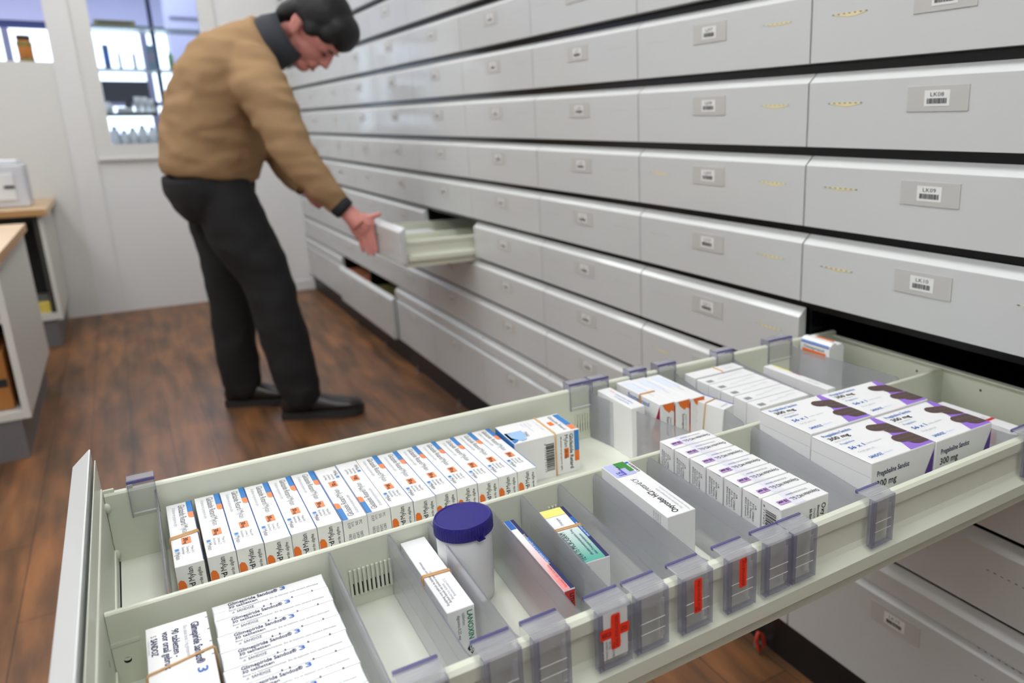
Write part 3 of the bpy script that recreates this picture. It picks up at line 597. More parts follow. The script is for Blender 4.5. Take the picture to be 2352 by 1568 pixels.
# --- jar
root = empty('tablet_jar', (-.8085, -.3260, ZF)); tag(root, 'white plastic tablet jar with a navy blue ribbed snap lid', 'jar')
MB().lathe((0, 0, 0), [(0, 0), (.0255, 0), (.0270, .002), (.0282, .03), (.0285, .0735), (.0275, .0755), (.0275, .080), (0, .080)], 'jar').build('jar_body', root)
RB = []; n_ = 120
for r_, z_ in ((.0295, .0790), (.0303, .0800), (.0303, .0915), (.0296, .0945)):
    RB.append([((r_+(.00035 if i % 2 else 0)*(1 if .0795 < z_ < .093 else 0))*math.cos(2*PI*i/n_), (r_+(.00035 if i % 2 else 0)*(1 if .0795 < z_ < .093 else 0))*math.sin(2*PI*i/n_), z_) for i in range(n_)])
a = MB(); a.loft(RB, 'lid', smooth=False); a.lathe((0, 0, 0), [(.0296, .0945), (.0292, .0952), (.0280, .0953), (.0276, .0946), (.0270, .0944), (.0, .0943)], 'lid', 64)
for s_ in (-1, 1): a.tube([(-.008+.0145*(s_ > 0)-.001, -.0302, .0895-.002*(s_ > 0)*0), (-.004+.006*(s_ > 0), -.0325, .0800), (-.002+.002*(s_ > 0), -.0325, .0800)], .0006, 'lid', 6)
a.prism([(-.0045, .0795), (.0035, .0795), (.0035, .0785), (-.0045, .0785)], 1, -.0330, -.0290, 'lid')
lid = a.build('jar_lid', root); lid.rotation_euler = (0, 0, .25)
# --- slim carton
w, d, h = .0118, .155, .0605; a = base_box(w, d, h, b=.0006); T_ = (0, 0, h+E_); hw, hd = w/2, d/2
pk = grad_mat('pink_fade_print', rgb(246, 246, 248), rgb(244, 150, 150), .03, -.06)
a.quad(T_, X, Y, hw-.0046, hw-.0004, -hd+.0005, hd-.0005, 'navy'); a.quad(T_, X, Y, -hw+.0004, hw-.005, -hd+.0005, hd-.022, pk); a.quad(T_, X, Y, -hw+.0004, hw-.005, hd-.022, hd-.0005, 'mblue')
a.quad((0, 0, h+E_*1.5), X, Y, hw-.0050, hw-.0012, -hd+.055, hd-.045, 'mblue'); a.text((0, 0, h+E_*2), Y, X*-1, -hd+.050, -hw+.0036-.0006, .0040, 'Bewaren beneden 25°C in de originele verpakking', 'paper', .01, .068)
a.text((0, 0, h+E_*2), Y, X*-1, -hd+.004, -.0005, .0040, 'Swensweg 5, 2031 GA Haarlem', 'redp', 0, .045)
a.quad((0, -hd-E_, 0), X, Z, -hw+.0005, hw-.0005, .001, h-.001, 'redp'); a.text((0, -hd-E_*2, 0), Z*-1, X, -h+.004, 0, .006, 'LITHI', 'ink', .02)
a.quad((hw+E_, 0, 0), Y, Z, -hd+.001, hd-.001, .001, h-.001, mat('carton_graphite', rgb(84, 86, 94), .5)); a.quad((-hw-E_, 0, 0), Y, Z, -hd+.001, hd-.04, .001, h-.001, 'pink')
o = a.build('medicine_carton'); put(o, -.7530, -.3830, ZF, -.040, 'slim carton with navy, white and pink top edge beside the jar')
# --- teal carton
w, d, h = .0300, .122, .0610; a = base_box(w, d, h, b=.0007); T_ = (0, 0, h+E_); hw, hd = w/2, d/2
tl = grad_mat('teal_fade_print', rgb(240, 243, 243), rgb(92, 176, 158), .03, -.055)
a.quad(T_, X, Y, -hw+.0005, hw-.0048, hd-.018, hd-.0006, 'yellow'); a.quad(T_, X, Y, -hw+.0005, hw-.0048, -hd+.0006, hd-.052, tl); a.quad(T_, X, Y, hw-.0048, hw-.0005, -hd+.0006, hd-.0006, 'navy'); a.quad((0, 0, h+E_*1.5), X, Y, hw-.0044, hw-.001, -hd+.045, hd-.028, 'mblue')
a.text((0, 0, h+E_*2), Y, X*-1, -hd+.004, hw-.0125+.0058, .0090, 'TEVA 75 MICROGRAM', 'ink', 0, .062); a.text((0, 0, h+E_*2), Y, X*-1, -hd+.010, -.0005-.0008, .0046, 'elke tablet Levothyroxinenatrium 75 mcg', 'navy', 0, .058); a.text((0, 0, h+E_*2), Y, X*-1, -hd+.010, -.0065, .0046, 'bevat 75 microgram levothyroxine', 'navy', 0, .045); a.text((0, 0, h+E_*2), Y, X*-1, -hd+.046, -hw+.0018, .0036, 'Lees voor het gebruik', 'paper', .01, .034)
a.text((0, 0, h+E_*2), Y, X*-1, hd-.042, .002, .0042, '75 microgram', 'navy', 0, .018)
N = (0, -hd-E_, 0); a.text(N, X, Z*-1, -.0095, -h+.024, .0045, 'SN:', 'ink'); a.text(N, X, Z*-1, -.0095, -h+.029, .0045, 'PC', 'ink'); a.text(N, Z*-1, X, -h+.004, -hw+.004, .0045, '10', 'ink')
o = a.build('medicine_carton'); put(o, -.7040, -.3710, ZF, -.085, 'banded carton with yellow end, teal front and navy edge'); rband(o, 'y', .012, w, h, d, n=2, tilt=0, r=.0009)
# --- long lilac and green carton
w, d, h = .0360, .147, .0864; a = base_box(w, d, h, b=.0009); T_ = (0, 0, h+E_); T2 = (0, 0, h+E_*2); hw, hd = w/2, d/2
a.quad(T_, X, Y, -hw+.0006, hw-.008, hd-.038, hd-.002, 'lilac'); a.quad(T2, X, Y, -hw+.010, hw-.012, hd-.036, hd-.014, 'green2') if False else a.poly(T2, X, Y, [(-.004, hd-.002), (.0105, hd-.002), (.0105, hd-.030), (.004, hd-.030), (.004, hd-.018), (-.004, hd-.018)], 'green2')
a.text(T2, Y, X*-1, hd-.037, .0055, .0100, '15', mat('print_violet', rgb(96, 92, 190), .5), .03, .012); a.quad(T2, X, Y, -.0050, -.0025, hd-.036, hd-.012, mat('print_violet', rgb(96, 92, 190), .5)); a.text((0, 0, h+E_*3), Y, X*-1, hd-.024, .0055, .0080, 'mg', 'paper')
a.text(T_, Y, X*-1, -hd+.005, .0035-.004, .0108, 'Oxycodon HCl', 'ink', .015, .055); a.text(T_, Y, X*-1, -hd+.062, .0035-.004, .0108, 'retard', 'ink', -.005, .023); a.text(T_, Y, X*-1, -hd+.087, -.0005, .0098, 'CF', 'ink', -.01, .011)
a.text(T_, Y, X*-1, -hd+.008, -.0078, .0042, '30x1 tabletten met verlengde afgifte', 'lgrey', 0, .055); a.text(T_, Y, X*-1, -hd+.003, -.0132, .0036, 'Voordat u dit geneesmiddel gebruikt, lees de bijsluiter', 'lgrey', 0, .062); a.text(T_, Y, X*-1, hd-.036, -.0158, .0065, 'Centrafarm', 'ink', .01, .025); a.poly(T_, Y, X*-1, [(hd-.009, -.0155), (hd-.0045, -.0155), (hd-.0045, -.011), (hd-.009, -.011)], 'mblue')
for k, t in enumerate(['Centrafarm B.V.', 'Nieuwe Donk 3', '4879 AC Etten-Leur', 'RVG 113698']): a.text((-hw-E_, 0, 0), Z*-1, Y*-1, -h+.004, hd-.012-.0045*k-.003, .0034, t, 'grey', 0, .018)
o = a.build('medicine_carton'); put(o, -.6062, -.3680, ZF, -.040, 'long white carton with lilac and green end panel, lettering upside down')
# --- seven cartons with a purple dose panel
def oxy(w, d, h, last=False):
    a = base_box(w, d, h, b=.0009); hw, hd = w/2, d/2; T_ = (0, 0, h+E_); T2 = (0, 0, h+E_*2); u, v = X*-1, Y*-1
    a.quad(T_, u, v, -.006, .016, -hd+.003, hd-.0006, 'lilac') if False else None
    a.quad(T_, u, v, -.002, .014, -hd+.001, hd-.001, mat('print_faint_lilac', rgb(226, 226, 238), .5))
    a.text(T2, u, v, -hw+.004, .0010, .0086, 'Oxycodon HCl G.L.', 'ink', .01, .042); a.quad(T2, u, v, hw-.0215, hw-.0065, -.0005, .0080, mat('print_dose_lilac', rgb(190, 150, 205), .5)); a.text((0, 0, h+E_*3), u, v, hw-.0205, .0012, .0072, '10 mg', 'navy', .03, .0135)
    a.text(T2, u, v, -hw+.013, -.0075, .0050, '30 filmomhulde tabletten', 'grey', 0, .031)
    S = (-hw-E_, 0, 0)
    if last:
        q = 0; r_ = random.Random(11)
        while q < .044: wd = r_.choice([.0006, .001, .0016]); a.quad(S, Z*-1, Y*-1, -h+.010+q, -h+.010+q+wd, -.0085, .0085, 'ink'); q += wd+r_.choice([.0006, .001])
        a.text(S, Z*-1, Y*-1, -h+.005, -.0125, .0040, '8 717472 741206', 'ink', 0, .045)
    else:
        for k, t in enumerate(['UR', 'RVG 109869', 'G.L. Pharma', 'Schlossplatz 1', '8502 Lannach', '']): a.text(S, Z*-1, Y*-1, -h+.012-.0008*k, .0080-.0042*k-.001, .0042, t, 'ink' if k < 5 else 'grey')
    N = (0, -hd-E_, 0); dn = Z*-1
    a.text(N, dn, X, -h+.009, hw-.0105, .0088, 'Oxycodon', 'ink', .012, .036); a.text(N, dn, X, -h+.010, hw-.0170, .0048, 'filmomhulde tabletten', 'ink', .01, .040); a.text(N, dn, X, -h+.012, hw-.0225, .0048, 'Oxycodonhydrochloride', 'grey', 0, .042); a.text(N, dn, X, -h+.011, hw-.0285, .0048, '30 filmomhulde', 'ink', .02, .032); a.text(N, dn, X, -h+.012, -hw+.0035, .0046, 'GTROT e.', 'grey', 0, .018)
    for (p, q) in [(.014, .02), (.014, .024), (.018, .02), (.022, .018), (.022, .024), (.026, .02), (.026, .027), (.031, .018), (.031, .022), (.035, .02), (.035, .026), (.040, .022), (.040, .028), (.044, .02)]: a.disc(N, dn, X, -h+q, hw-.03-(p-.014)*.45, .0007, .0007, 'paper', 6)
    p = [(-hd*.8+.0, h-.0002), (-hd*.8, h-.0012), (hd*.7, h-.0007)]; a.poly((-hw-E_, 0, 0), Y, Z, p, 'grey')
    return a.build('medicine_carton')
ox = oxy(.0700, .0305, .0915); oxl = oxy(.0700, .0315, .0915, True)
for k in range(7):
    o = (oxl if k == 6 else (ox if k == 0 else ox.copy()))
    if 0 < k < 6: COL.objects.link(o)
    put(o, -.4915+.0003*k, -.2965-.0322*k, ZF, -.02, ('white carton with purple dose panel and barcode, nearest of seven' if k == 6 else 'white carton with purple dose panel, %s of seven from the middle wall' % ords[k]), group='row of seven cartons with purple dose panels')
# --- four purple capsule cartons
def preg(w, d, h):
    a = base_box(w, d, h, b=.0012); hw, hd = w/2, d/2; T_ = (0, 0, h+E_); T2 = (0, 0, h+E_*2); T3 = (0, 0, h+E_*3)
    a.poly(T_, X, Y, [(hw-.060, hd-.001), (hw-.001, hd-.001), (hw-.001, -hd+.001), (hw-.026, -hd+.001), (hw-.040, hd-.035), (hw-.0415, hd-.028), (hw-.052, hd-.022)] if False else [(hw-.008, hd-.001), (hw-.001, hd-.001), (hw-.001, -hd+.001), (hw-.044, -hd+.001)], 'purple')
    nb = 0
    for cx_, cy_, L_, an in ((hw-.0185, hd-.030, .042, -.35), (hw-.0100, hd-.045, .032, -.45), (hw-.0170, hd-.070, .044, -.12), (hw-.0110, -hd+.018, .032, -.1)):
        pts = []; ca, sa = math.cos(an), math.sin(an)
        for i in range(20):
            t = 2*PI*i/20; px_ = (L_/2-.0110)*(1 if math.cos(t) > 0 else -1)+.0110*math.cos(t); py_ = .0110*math.sin(t)
            q = (cx_+px_*ca-py_*sa, cy_+px_*sa+py_*ca); pts.append((min(q[0], hw-.001), max(min(q[1], hd-.001), -hd+.001)))
        nb += 1; a.poly((0, 0, h+E_*(1.3+.25*nb)), X, Y, pts, 'brown')
        for k in range(4): q = Vector((cx_, cy_))+Vector((ca, sa))*(-.013+.007*k); a.text((0, 0, h+E_*3.2), X, Y, min(q.x-.003, hw-.008), max(q.y-.001, -hd+.002), .0026, 'Pregaba', 'grey', 0, .006)
    a.text(T2, X, Y, -hw+.008, hd-.014, .0095, 'Pregabaline Sandoz', 'mblue', .01, .050) ; a.text(T2, X, Y, -hw+.008, hd-.026, .0112, '300 mg', 'ink', .015, .035)
    a.text(T2, X, Y, -hw+.010, hd-.033, .005, 'harde capsules', 'lgrey', 0, .024); a.text(T2, X, Y, -hw+.010, hd-.042, .0062, 'Pregabaline', 'mblue', 0, .024)
    a.text(T2, X, Y, -hw+.010, hd-.058, .0105, '56 x 1', 'mblue', .015, .026); a.text(T2, X, Y, -hw+.040, hd-.057, .005, 'harde capsules', 'lgrey', 0, .026); a.text(T2, X, Y, -hw+.011, hd-.070, .0055, 'Oraal gebruik', 'lgrey', 0, .028); a.text(T2, X, Y, -hw+.011, hd-.089, .0080, 'SANDOZ', 'mblue', .02, .022); a.text(T2, X, Y, -hw+.035, hd-.088, .0045, 'a Novartis', 'lblue', 0, .016)
    N = (0, -hd-E_, 0); a.text(N, X, Z, -hw+.010, h-.0195, .0098, 'Pregabaline Sandoz', 'navy', .015, .058); a.text(N, X, Z, -hw+.010, h-.034, .0125, '300 mg', 'ink', .015, .036)
    a.poly(N, X, Z, [(hw-.0008, h-.009), (hw-.0008, h-.06), (hw-.024, h-.06), (hw-.018, h-.045)], 'purple2')
    for cx_ in (-.012, .006, .018): a.disc((0, -hd-E_*2, 0), X, Z, cx_, h-.0545+cx_*.15, .008, .0040, 'lgrey', 14)
    S = (-hw-E_, 0, 0); a.quad(S, Y, Z, -hd+.001, hd-.001, h-.0010, h-.0004, 'lgrey'); a.quad(S, Y, Z, -hd+.001, hd-.001, h-.0186, h-.0182, 'lgrey')
    return a.build('medicine_carton')
pg = preg(.1145, .0995, .0984)
for k, (x, y, lb) in enumerate([(-.3055, -.3400, 'back left'), (-.3120, -.4450, 'front left, beside the seven'), (-.1905, -.3440, 'back right'), (-.1965, -.4490, 'front right')]):
    o = pg if k == 0 else pg.copy()
    if k: COL.objects.link(o)
    put(o, x, y, ZF, -.02, 'large white capsule carton with purple corner, %s of the four' % lb, group='four large purple cornered capsule cartons')
# --- flat white carton with a red line
w, d, h = .022, .135, .060; a = base_box(w, d, h); T_ = (0, 0, h+E_); a.quad(T_, X, Y, -w/2+.001, w/2-.001, -d/2+.046, -d/2+.052, 'redp'); a.text(T_, Y, X*-1, -.02, 0, .005, 'Sandoz', 'grey'); a.quad((-w/2-E_, 0, 0), Y, Z, -d/2+.03, -d/2+.055, h-.03, h-.012, 'pink')
o = a.build('medicine_carton'); put(o, -.045, -.4200, ZF, .02, 'narrow white carton with a red line, at the back near corner of the drawer')
# --- far compartment right part
w, d, h = .0235, .100, .0815; a = base_box(w, d, h, b=.001); T_ = (0, 0, h+E_)
a.text(T_, Y*-1, X, -d/2+.014, w/2-.010, .0052, 'Pantoprazol', 'redp', 0, .014); a.text(T_, Y*-1, X, -.018, w/2-.011, .0052, 'maagsapresistente tabletten', 'mblue', 0, .050); a.text(T_, Y*-1, X, -.010, -w/2+.006, .0046, 'voor oraal gebruik 20 mg', 'mblue', 0, .042)
o = a.build('medicine_carton'); put(o, -.4675, -.0905, ZF, 0, 'tall white carton with small red and blue print in the far compartment')
def orangebox(k, w=.0262, d=.1235, h=.0850):
    a = base_box(w, d, h, b=.0008); hw, hd = w/2, d/2; T_ = (0, 0, h+E_); N = (0, -hd-E_, 0); S = (-hw-E_, 0, 0)
    a.text(T_, Y*-1, X, -hd+.02, hw-.010, .006, 'Esomeprazol 40 mg', 'lblue', 0, .05); a.text(T_, Y*-1, X, .01, 0, .0045, 'capsules', 'lgrey'); a.quad(T_, X, Y, -hw+.003, hw-.006, -.005, hd-.01, mat('print_pale_blue', rgb(226, 232, 244), .5))
    a.text(S, Y*-1, Z, -hd+.035, h-.012, .010, 'Esomeprazol', 'mblue', .01, .060)
    a.poly(S, Y*-1, Z, [(hd-.022, h-.050), (hd-.0006, h-.002), (hd-.0006, .002), (hd-.022, .002)], 'wine')
    a.poly(N, X, Z, [(-hw+.004, h-.001), (hw-.001, h-.001), (hw-.001, h-.016), (hw-.006, h-.013), (hw-.010, h-.016), (-hw+.008, h-.009)], 'orange'); a.quad((-hw-E_*2, 0, 0), Y*-1, Z, hd-.02, hd-.001, h-.062, h-.042, 'orange')
    a.text(N, Z*-1, X, -h+.022, -.001, .0062, 'Esomeprazol', 'ink', .01, .03); a.text(N, Z*-1, X, -h+.024, hw-.008, .0038, 'maagsapresistente capsules', 'grey', 0, .03)
    return a.build('medicine_carton')
ob = orangebox(0)
for k in range(3):
    o = ob if k == 0 else ob.copy()
    if k: COL.objects.link(o)
    put(o, -.4290+.0262*k+.0005, -.0985-.003*k, ZF, 0, 'white carton with orange and wine red end, %s' % ['leftmost of three, with rubber band', 'middle of three', 'rightmost of three'][k], group='three cartons with orange and wine red ends')
    if k == 0: rband(o, 'y', -.008, .0262, .085, .1235, n=2, r=.0009)
w, d, h = .030, .066, .078; a = base_box(w, d, h); a.quad((0, 0, h+E_), X, Y, w/2-.003, w/2-.0005, -d/2+.001, d/2-.001, mat('print_violet', rgb(96, 92, 190), .5)); a.text((0, 0, h+E_), X, Y, -w/2+.006, -d/2+.008, .005, 'tabletten', 'lgrey'); a.text((0, -d/2-E_, 0), X, Z, -w/2+.012, h-.02, .006, 'Mylan', 'lgrey')
o = a.build('medicine_carton'); put(o, -.3615, -.1720, ZF, .30, 'tilted white banded carton beside the orange ended cartons'); o.rotation_euler = (.06, .03, .30); rband(o, 'y', .0, w, h, d, n=1, r=.001)
def white6(w=.102, d=.0300, h=.0735):
    a = base_box(w, d, h, b=.0008); T_ = (0, 0, h+E_)
    a.quad(T_, X, Y, -w/2+.006, -w/2+.018, -.010, .0, mat('print_mid_grey', rgb(140, 146, 146), .6))
    for k in range(3): a.text(T_, X, Y, -w/2+.030+.020*k, -.004+.003*k, .0048, 'tabletten', 'lgrey', 0, .018)
    a.quad((w/2+E_, 0, 0), Y, Z, -d/2+.001, d/2-.001, h-.03, h-.001, 'mag'); a.text((0, -d/2-E_, 0), X, Z, -w/2+.010, h-.012, .007, 'Tabl', 'redp', 0, .016)
    return a.build('medicine_carton')
wb = white6()
for k in range(1, 6):
    o = wb if k == 1 else wb.copy()
    if k > 1: COL.objects.link(o)
    put(o, -.2560-.0007*k, -.0575-.0322*k, ZF, 0, 'white carton with magenta end in the block of six, %s from the far rim' % ords[k], group='block of six white cartons in the far compartment')
w, d, h = .106, .030, .0750; a = base_box(w, d, h, b=.0008); a.quad((w/2+E_, 0, 0), Y, Z, -d/2+.001, d/2-.001, h-.03, h-.001, 'green2'); a.text((0, 0, h+E_), X, Y, .02, -.005, .007, 'Mylan', 'lgrey')
o = a.build('medicine_carton'); put(o, -.2550, -.0560, ZF, 0, 'white banded carton with green end, first in the block of six by the far rim', group='block of six white cartons in the far compartment'); rband(o, 'x', .006, w, h, d, n=1, r=.001)
w, d, h = .0175, .150, .0735; a = base_box(w, d, h); T_ = (0, 0, h+E_); a.quad(T_, X, Y, w/2-.004, w/2-.0005, d/2-.05, d/2-.01, 'yellow'); a.quad(T_, X, Y, w/2-.003, w/2-.0005, d/2-.075, d/2-.055, 'mag'); a.quad(T_, X, Y, -w/2+.004, w/2-.003, -d/2+.02, -d/2+.045, 'lgrey') if False else a.text(T_, Y, X*-1, -.05, 0, .006, 'tabletten', 'lgrey', 0, .03)
o = a.build('medicine_carton'); put(o, -.1600, -.1600, ZF, .0, 'narrow white carton with yellow edge, alone right of the block of six')
w, d, h = .038, .073, .0905; a = MB(); hw, hd = w/2, d/2
a.prism([(-hw, 0), (-hw, h-.004), (-hw+.008, h+.003), (-hw+.016, h+.004), (0, h-.001), (hw-.006, h+.001), (hw, h-.006), (hw, 0)], 1, -hd, hd, 'carton')
S = (-hw-E_, 0, 0); a.quad(S, Y*-1, Z, -hd+.006, hd-.008, h-.0290, h-.0165, 'orange'); a.text(S, Y*-1, Z, -hd+.008, h-.0145, .0075, 'Omeprazol', 'ink', .01, .052); a.quad((-hw-E_, 0, 0), Y*-1, Z, -hd+.001, hd-.001, h-.0060, h-.0035, 'mblue'); a.poly((-hw+.001, 0, h-.002), Y*-1, (Z*.9+X).normalized(), [(-hd+.001, -.001), (hd-.001, -.001), (hd-.001, .0015), (-hd+.001, .0015)], 'mblue'); a.quad((0, 0, h+.0022), X, Y, .000, .010, -.022, .020, 'orange2')
o = a.build('medicine_carton'); put(o, -.0120, -.0720, ZF, 0, 'crumpled white carton with orange panel and blue line at the back far corner')
#PART3
# ------------------------------------------------------------------ counters on the left
def shelf_unit(name, x1, y0, y1, z0, z1, w, lab):
    root = empty(name, (x1-w/2, y0, 0)); tag(root, lab, 'cabinet'); x0 = x1-w; t = .022
    MBc = lambda: MB()
    child(MBc().box(x1-t, x1, y0, y1, z0, z1, 'lam', .001), 'side_panel', root); child(MBc().box(x0, x0+t, y0, y1, z0, z1, 'lam', .001), 'side_panel', root)
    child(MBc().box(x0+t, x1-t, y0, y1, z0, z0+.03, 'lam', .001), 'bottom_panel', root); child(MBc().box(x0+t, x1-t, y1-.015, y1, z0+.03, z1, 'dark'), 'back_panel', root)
    child(MBc().box(x0+t, x1-t, y0+.02, y1-.02, z0+(z1-z0)*.62, z0+(z1-z0)*.62+.018, 'lam', .001), 'shelf', root)
    child(MBc().box(x0+.01, x1-.03, y0+.004, y1, 0, z0-.001, 'plinth'), 'plinth', root)
    return root
shelf_unit('open_cabinet', -1.455, 2.418, 3.436, .152, .722, .9, 'white open cabinet on grey plinth in the left foreground, under the nearer beech top')
tag(MB().box(-2.38, -1.440, 2.40, 3.446, .723, .757, 'wood', .002).box(-2.38, -1.4395, 2.3995, 3.446, .7235, .7565, 'woodedge', 0).build('worktop', origin=(-1.9, 2.9, .723)), 'beech worktop on the nearer open cabinet at the left edge', 'worktop')
tag(MB().box(-2.0, -1.50, 2.46, 2.80, .184, .40, 'card', .003).box(-1.995, -1.505, 2.458, 2.462, .27, .30, 'ink').build('cardboard_box', origin=(-1.75, 2.6, .184)), 'brown cardboard box inside the nearer white cabinet', 'box')
root = empty('desk_cabinet', (-1.8, 4.2, 0)); tag(root, 'white cabinet side with a tall dark opening under the farther beech top', 'cabinet')
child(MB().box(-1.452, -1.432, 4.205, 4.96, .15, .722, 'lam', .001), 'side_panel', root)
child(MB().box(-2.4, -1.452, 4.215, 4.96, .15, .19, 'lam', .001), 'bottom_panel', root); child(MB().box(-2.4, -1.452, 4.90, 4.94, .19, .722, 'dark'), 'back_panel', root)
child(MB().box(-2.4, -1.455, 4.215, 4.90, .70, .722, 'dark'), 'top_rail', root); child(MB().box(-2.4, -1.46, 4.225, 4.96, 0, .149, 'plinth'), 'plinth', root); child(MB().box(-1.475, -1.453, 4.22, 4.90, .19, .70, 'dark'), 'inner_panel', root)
tag(MB().box(-2.5, -1.405, 4.17, 4.975, .723, .757, 'wood', .002).box(-2.5, -1.41, 4.1695, 4.172, .7235, .7565, 'woodedge').build('worktop', origin=(-1.9, 4.6, .723)), 'beech worktop of the farther desk below the shop hatch', 'worktop')
tag(MB().box(-1.60, -1.478, 4.235, 4.30, .191, .245, 'yplast', .003).build('storage_bin', origin=(-1.53, 4.27, .191)), 'yellow bin at the bottom of the farther dark opening', 'bin')
root = empty('label_printer', (-1.60, 4.35, .757)); tag(root, 'pale grey office printer standing on the farther beech worktop', 'printer')
child(MB().box(-1.86, -1.478, 4.36, 4.60, .758, .985, 'grille', .012), 'housing', root); child(MB().box(-1.80, -1.53, 4.35, 4.362, .80, .94, 'jar', .002), 'front_cover', root); child(MB().box(-1.575, -1.530, 4.345, 4.351, .862, .876, 'ink', .001), 'badge', root); child(MB().box(-1.84, -1.50, 4.38, 4.58, .985, 1.008, 'jar', .006), 'lid', root)

# ------------------------------------------------------------------ shop behind the far wall
SY = 9.2
st('floor_shop', MB().box(-4.5, 3.0, FAR+T+.001, SY, -.05, 0, 'floor'))
st('ceiling_shop', MB().box(-4.5, 3.0, FAR+T+.001, SY+.2, 2.75, 2.8, 'shopceil'))
st('wall_shop_left', MB().box(-4.6, -4.5, FAR+T+.001, SY, 0, 2.8, 'shopwall'))
st('wall_shop_right', MB().box(3.0, 3.1, FAR+T+.001, SY, 0, 2.8, 'shopwall'))
st('wall_shop_back', MB().box(-4.5, 3.0, SY, SY+.1, 0, .75, 'shopwall').box(-4.5, 3.0, SY, SY+.1, 2.20, 2.75, 'shopwall').box(.1, 3.0, SY, SY+.1, .75, 2.20, 'shopwall'))
a = MB(); a.box(-4.5, .1, SY+.03, SY+.08, 2.13, 2.20, 'mull')
for x in (-3.9, -2.9, -1.78, -1.30, -.62, -.1): a.box(x-.03, x+.03, SY+.03, SY+.08, .75, 2.13, 'mullg')
a.box(-4.5, .1, SY+.03, SY+.08, 1.38, 1.43, 'mullg')
st('window_2', a)
for i, (x, y) in enumerate([(-2.0, 6.2), (-.8, 6.4), (-.75, 8.0), (-2.2, 8.0)]): ceiling_light(x, y, 'unseen cool white ceiling light panel added to lighten the shop behind the far window', .3, .3, 2.75, 'ledshop')  # panels out of view, put in to lighten the shop ceiling
SHY = 5.30
RACK = empty('display_rack', (-.76, SHY, 0)); tag(RACK, 'shop display rack with glass shelves seen through the far window', 'display rack')
def gshelf(x0, x1, z, m, lab, th=.012, y0=SHY-.13, y1=SHY+.15):
    a = MB().box(x0, x1, y0, y1, z-th, z, m, .001)
    for x in (x0+.01, x1-.02): a.box(x, x+.008, y1-.02, y1-.008, z-th-.25, z-th, 'mullg')
    child(a, 'shelf', RACK)
gshelf(-1.12, -.40, 1.790, 'glassshelf', 'upper glass shelf seen through the far window')
gshelf(-1.12, -.40, 1.535, 'glassshelf', 'middle glass shelf seen through the far window')
gshelf(-1.12, -.78, 1.262, 'dark', 'dark lower shelf seen through the far window', .02)
gshelf(-1.12, -.40, 1.050, 'lam', 'white bottom shelf behind the far window', .02)
child(MB().box(-.733, -.706, SHY+.16, SHY+.19, 0, 2.74, 'mull'), 'post', RACK)
def item(x, z, w, h, m, lab, cat='bottle', kind='bottle', y=SHY-.05, cap='jar', d=.05, grp=None):
    root = empty(kind, (x, y, z)); tag(root, lab, cat, grp)
    if kind == 'bottle':
        r = w/2; MB().lathe((0, 0, 0), [(0, 0), (r, .001), (r, h*.74), (r*.5, h*.84), (r*.45, h*.86), (0, h*.86)], m, 20).build('bottle_body', root); MB().lathe((0, 0, 0), [(0, h*.861), (r*.55, h*.861), (r*.55, h), (0, h)], cap, 16).build('cap', root)
    else:
        MB().box(-w/2, w/2, -d/2, d/2, 0, h, m, .002).build('box_body', root); MB().box(-w*.4, w*.4, -d/2-.0012, -d/2-.0002, h*.3, h*.7, cap).build('printed_panel', root)
item(-.93, 1.791, .22, .035, 'olive', 'flat olive box lying on the upper glass shelf', 'box', 'product_box', cap='dark', d=.16)
item(-1.005, 1.536, .034, .145, 'bluebox', 'tall blue box on the middle glass shelf, leftmost', 'box', 'product_box', cap='mblue')
item(-.937, 1.536, .016, .115, 'mullg', 'thin grey tube on the middle shelf, left of the two', 'bottle', 'bottle', cap='dark')
item(-.856, 1.536, .018, .120, 'mullg', 'thin grey tube on the middle shelf, right of the two', 'bottle', 'bottle', cap='dark')
item(-.760, 1.536, .050, .150, mat('slate_blue', rgb(96, 126, 150), .5), 'slate blue box on the middle shelf before the post', 'box', 'product_box', cap='mullg')
item(-.650, 1.536, .030, .120, 'leaf', 'green bottle on the middle shelf, left one', 'bottle', 'bottle')
item(-.560, 1.536, .030, .120, 'leaf', 'green bottle on the middle shelf, right one', 'bottle', 'bottle')
root = empty('monitor', (-.93, SHY+.02, 1.263)); tag(root, 'dark flat monitor back on the dark lower shelf', 'monitor')
MB().box(-.13, .13, 0, .02, .065, .20, 'blackp', .003).build('screen', root); MB().box(-.02, .02, 0, .02, .004, .065, 'dark').box(-.07, .07, -.04, .06, 0, .006, 'dark').build('stand', root)
for k, (x, w, h) in enumerate([(-.882, .036, .100), (-.842, .036, .098), (-.806, .030, .085)]): item(x, 1.263, w, h, 'jar', 'white box on the dark lower shelf, %s of three' % ['left', 'middle', 'right'][k], 'box', 'product_box', y=SHY-.09, cap='lgrey', grp='white boxes on the dark lower shelf')
item(-1.045, 1.263, .05, .07, 'jar', 'short white jar at the left of the dark lower shelf', 'jar', 'bottle', y=SHY-.09, cap='lgrey'); item(-.958, 1.263, .085, .030, 'jar', 'low white box lying on the dark lower shelf', 'box', 'product_box', y=SHY-.09, cap='lgrey')
for k, x in enumerate([-1.035, -.985, -.935, -.880, -.825, -.770, -.700, -.640]):
    item(x, 1.051, .050, [.125, .10, .115, .13, .12, .105, .12, .11][k], 'jar' if k != 5 else 'leaf', 'small white bottle on the bottom shelf, %s from the left' % ORD[k] if k != 5 else 'small pale green bottle on the bottom shelf', 'bottle', 'bottle', cap='lgrey', grp='small bottles on the bottom shelf' if k != 5 else None)
item(-.80, 1.19, .12, .018, 'wine', 'dark red flat box held above the bottom shelf', 'box', 'product_box') if False else None
a = MB().box(-.52, .6, 7.0, 7.4, 0, 2.3, 'shopwall', .004)
for z_ in (1.0, 1.35, 1.7, 2.05): a.box(-.50, .58, 6.985, 7.0, z_, z_+.02, 'mullg')
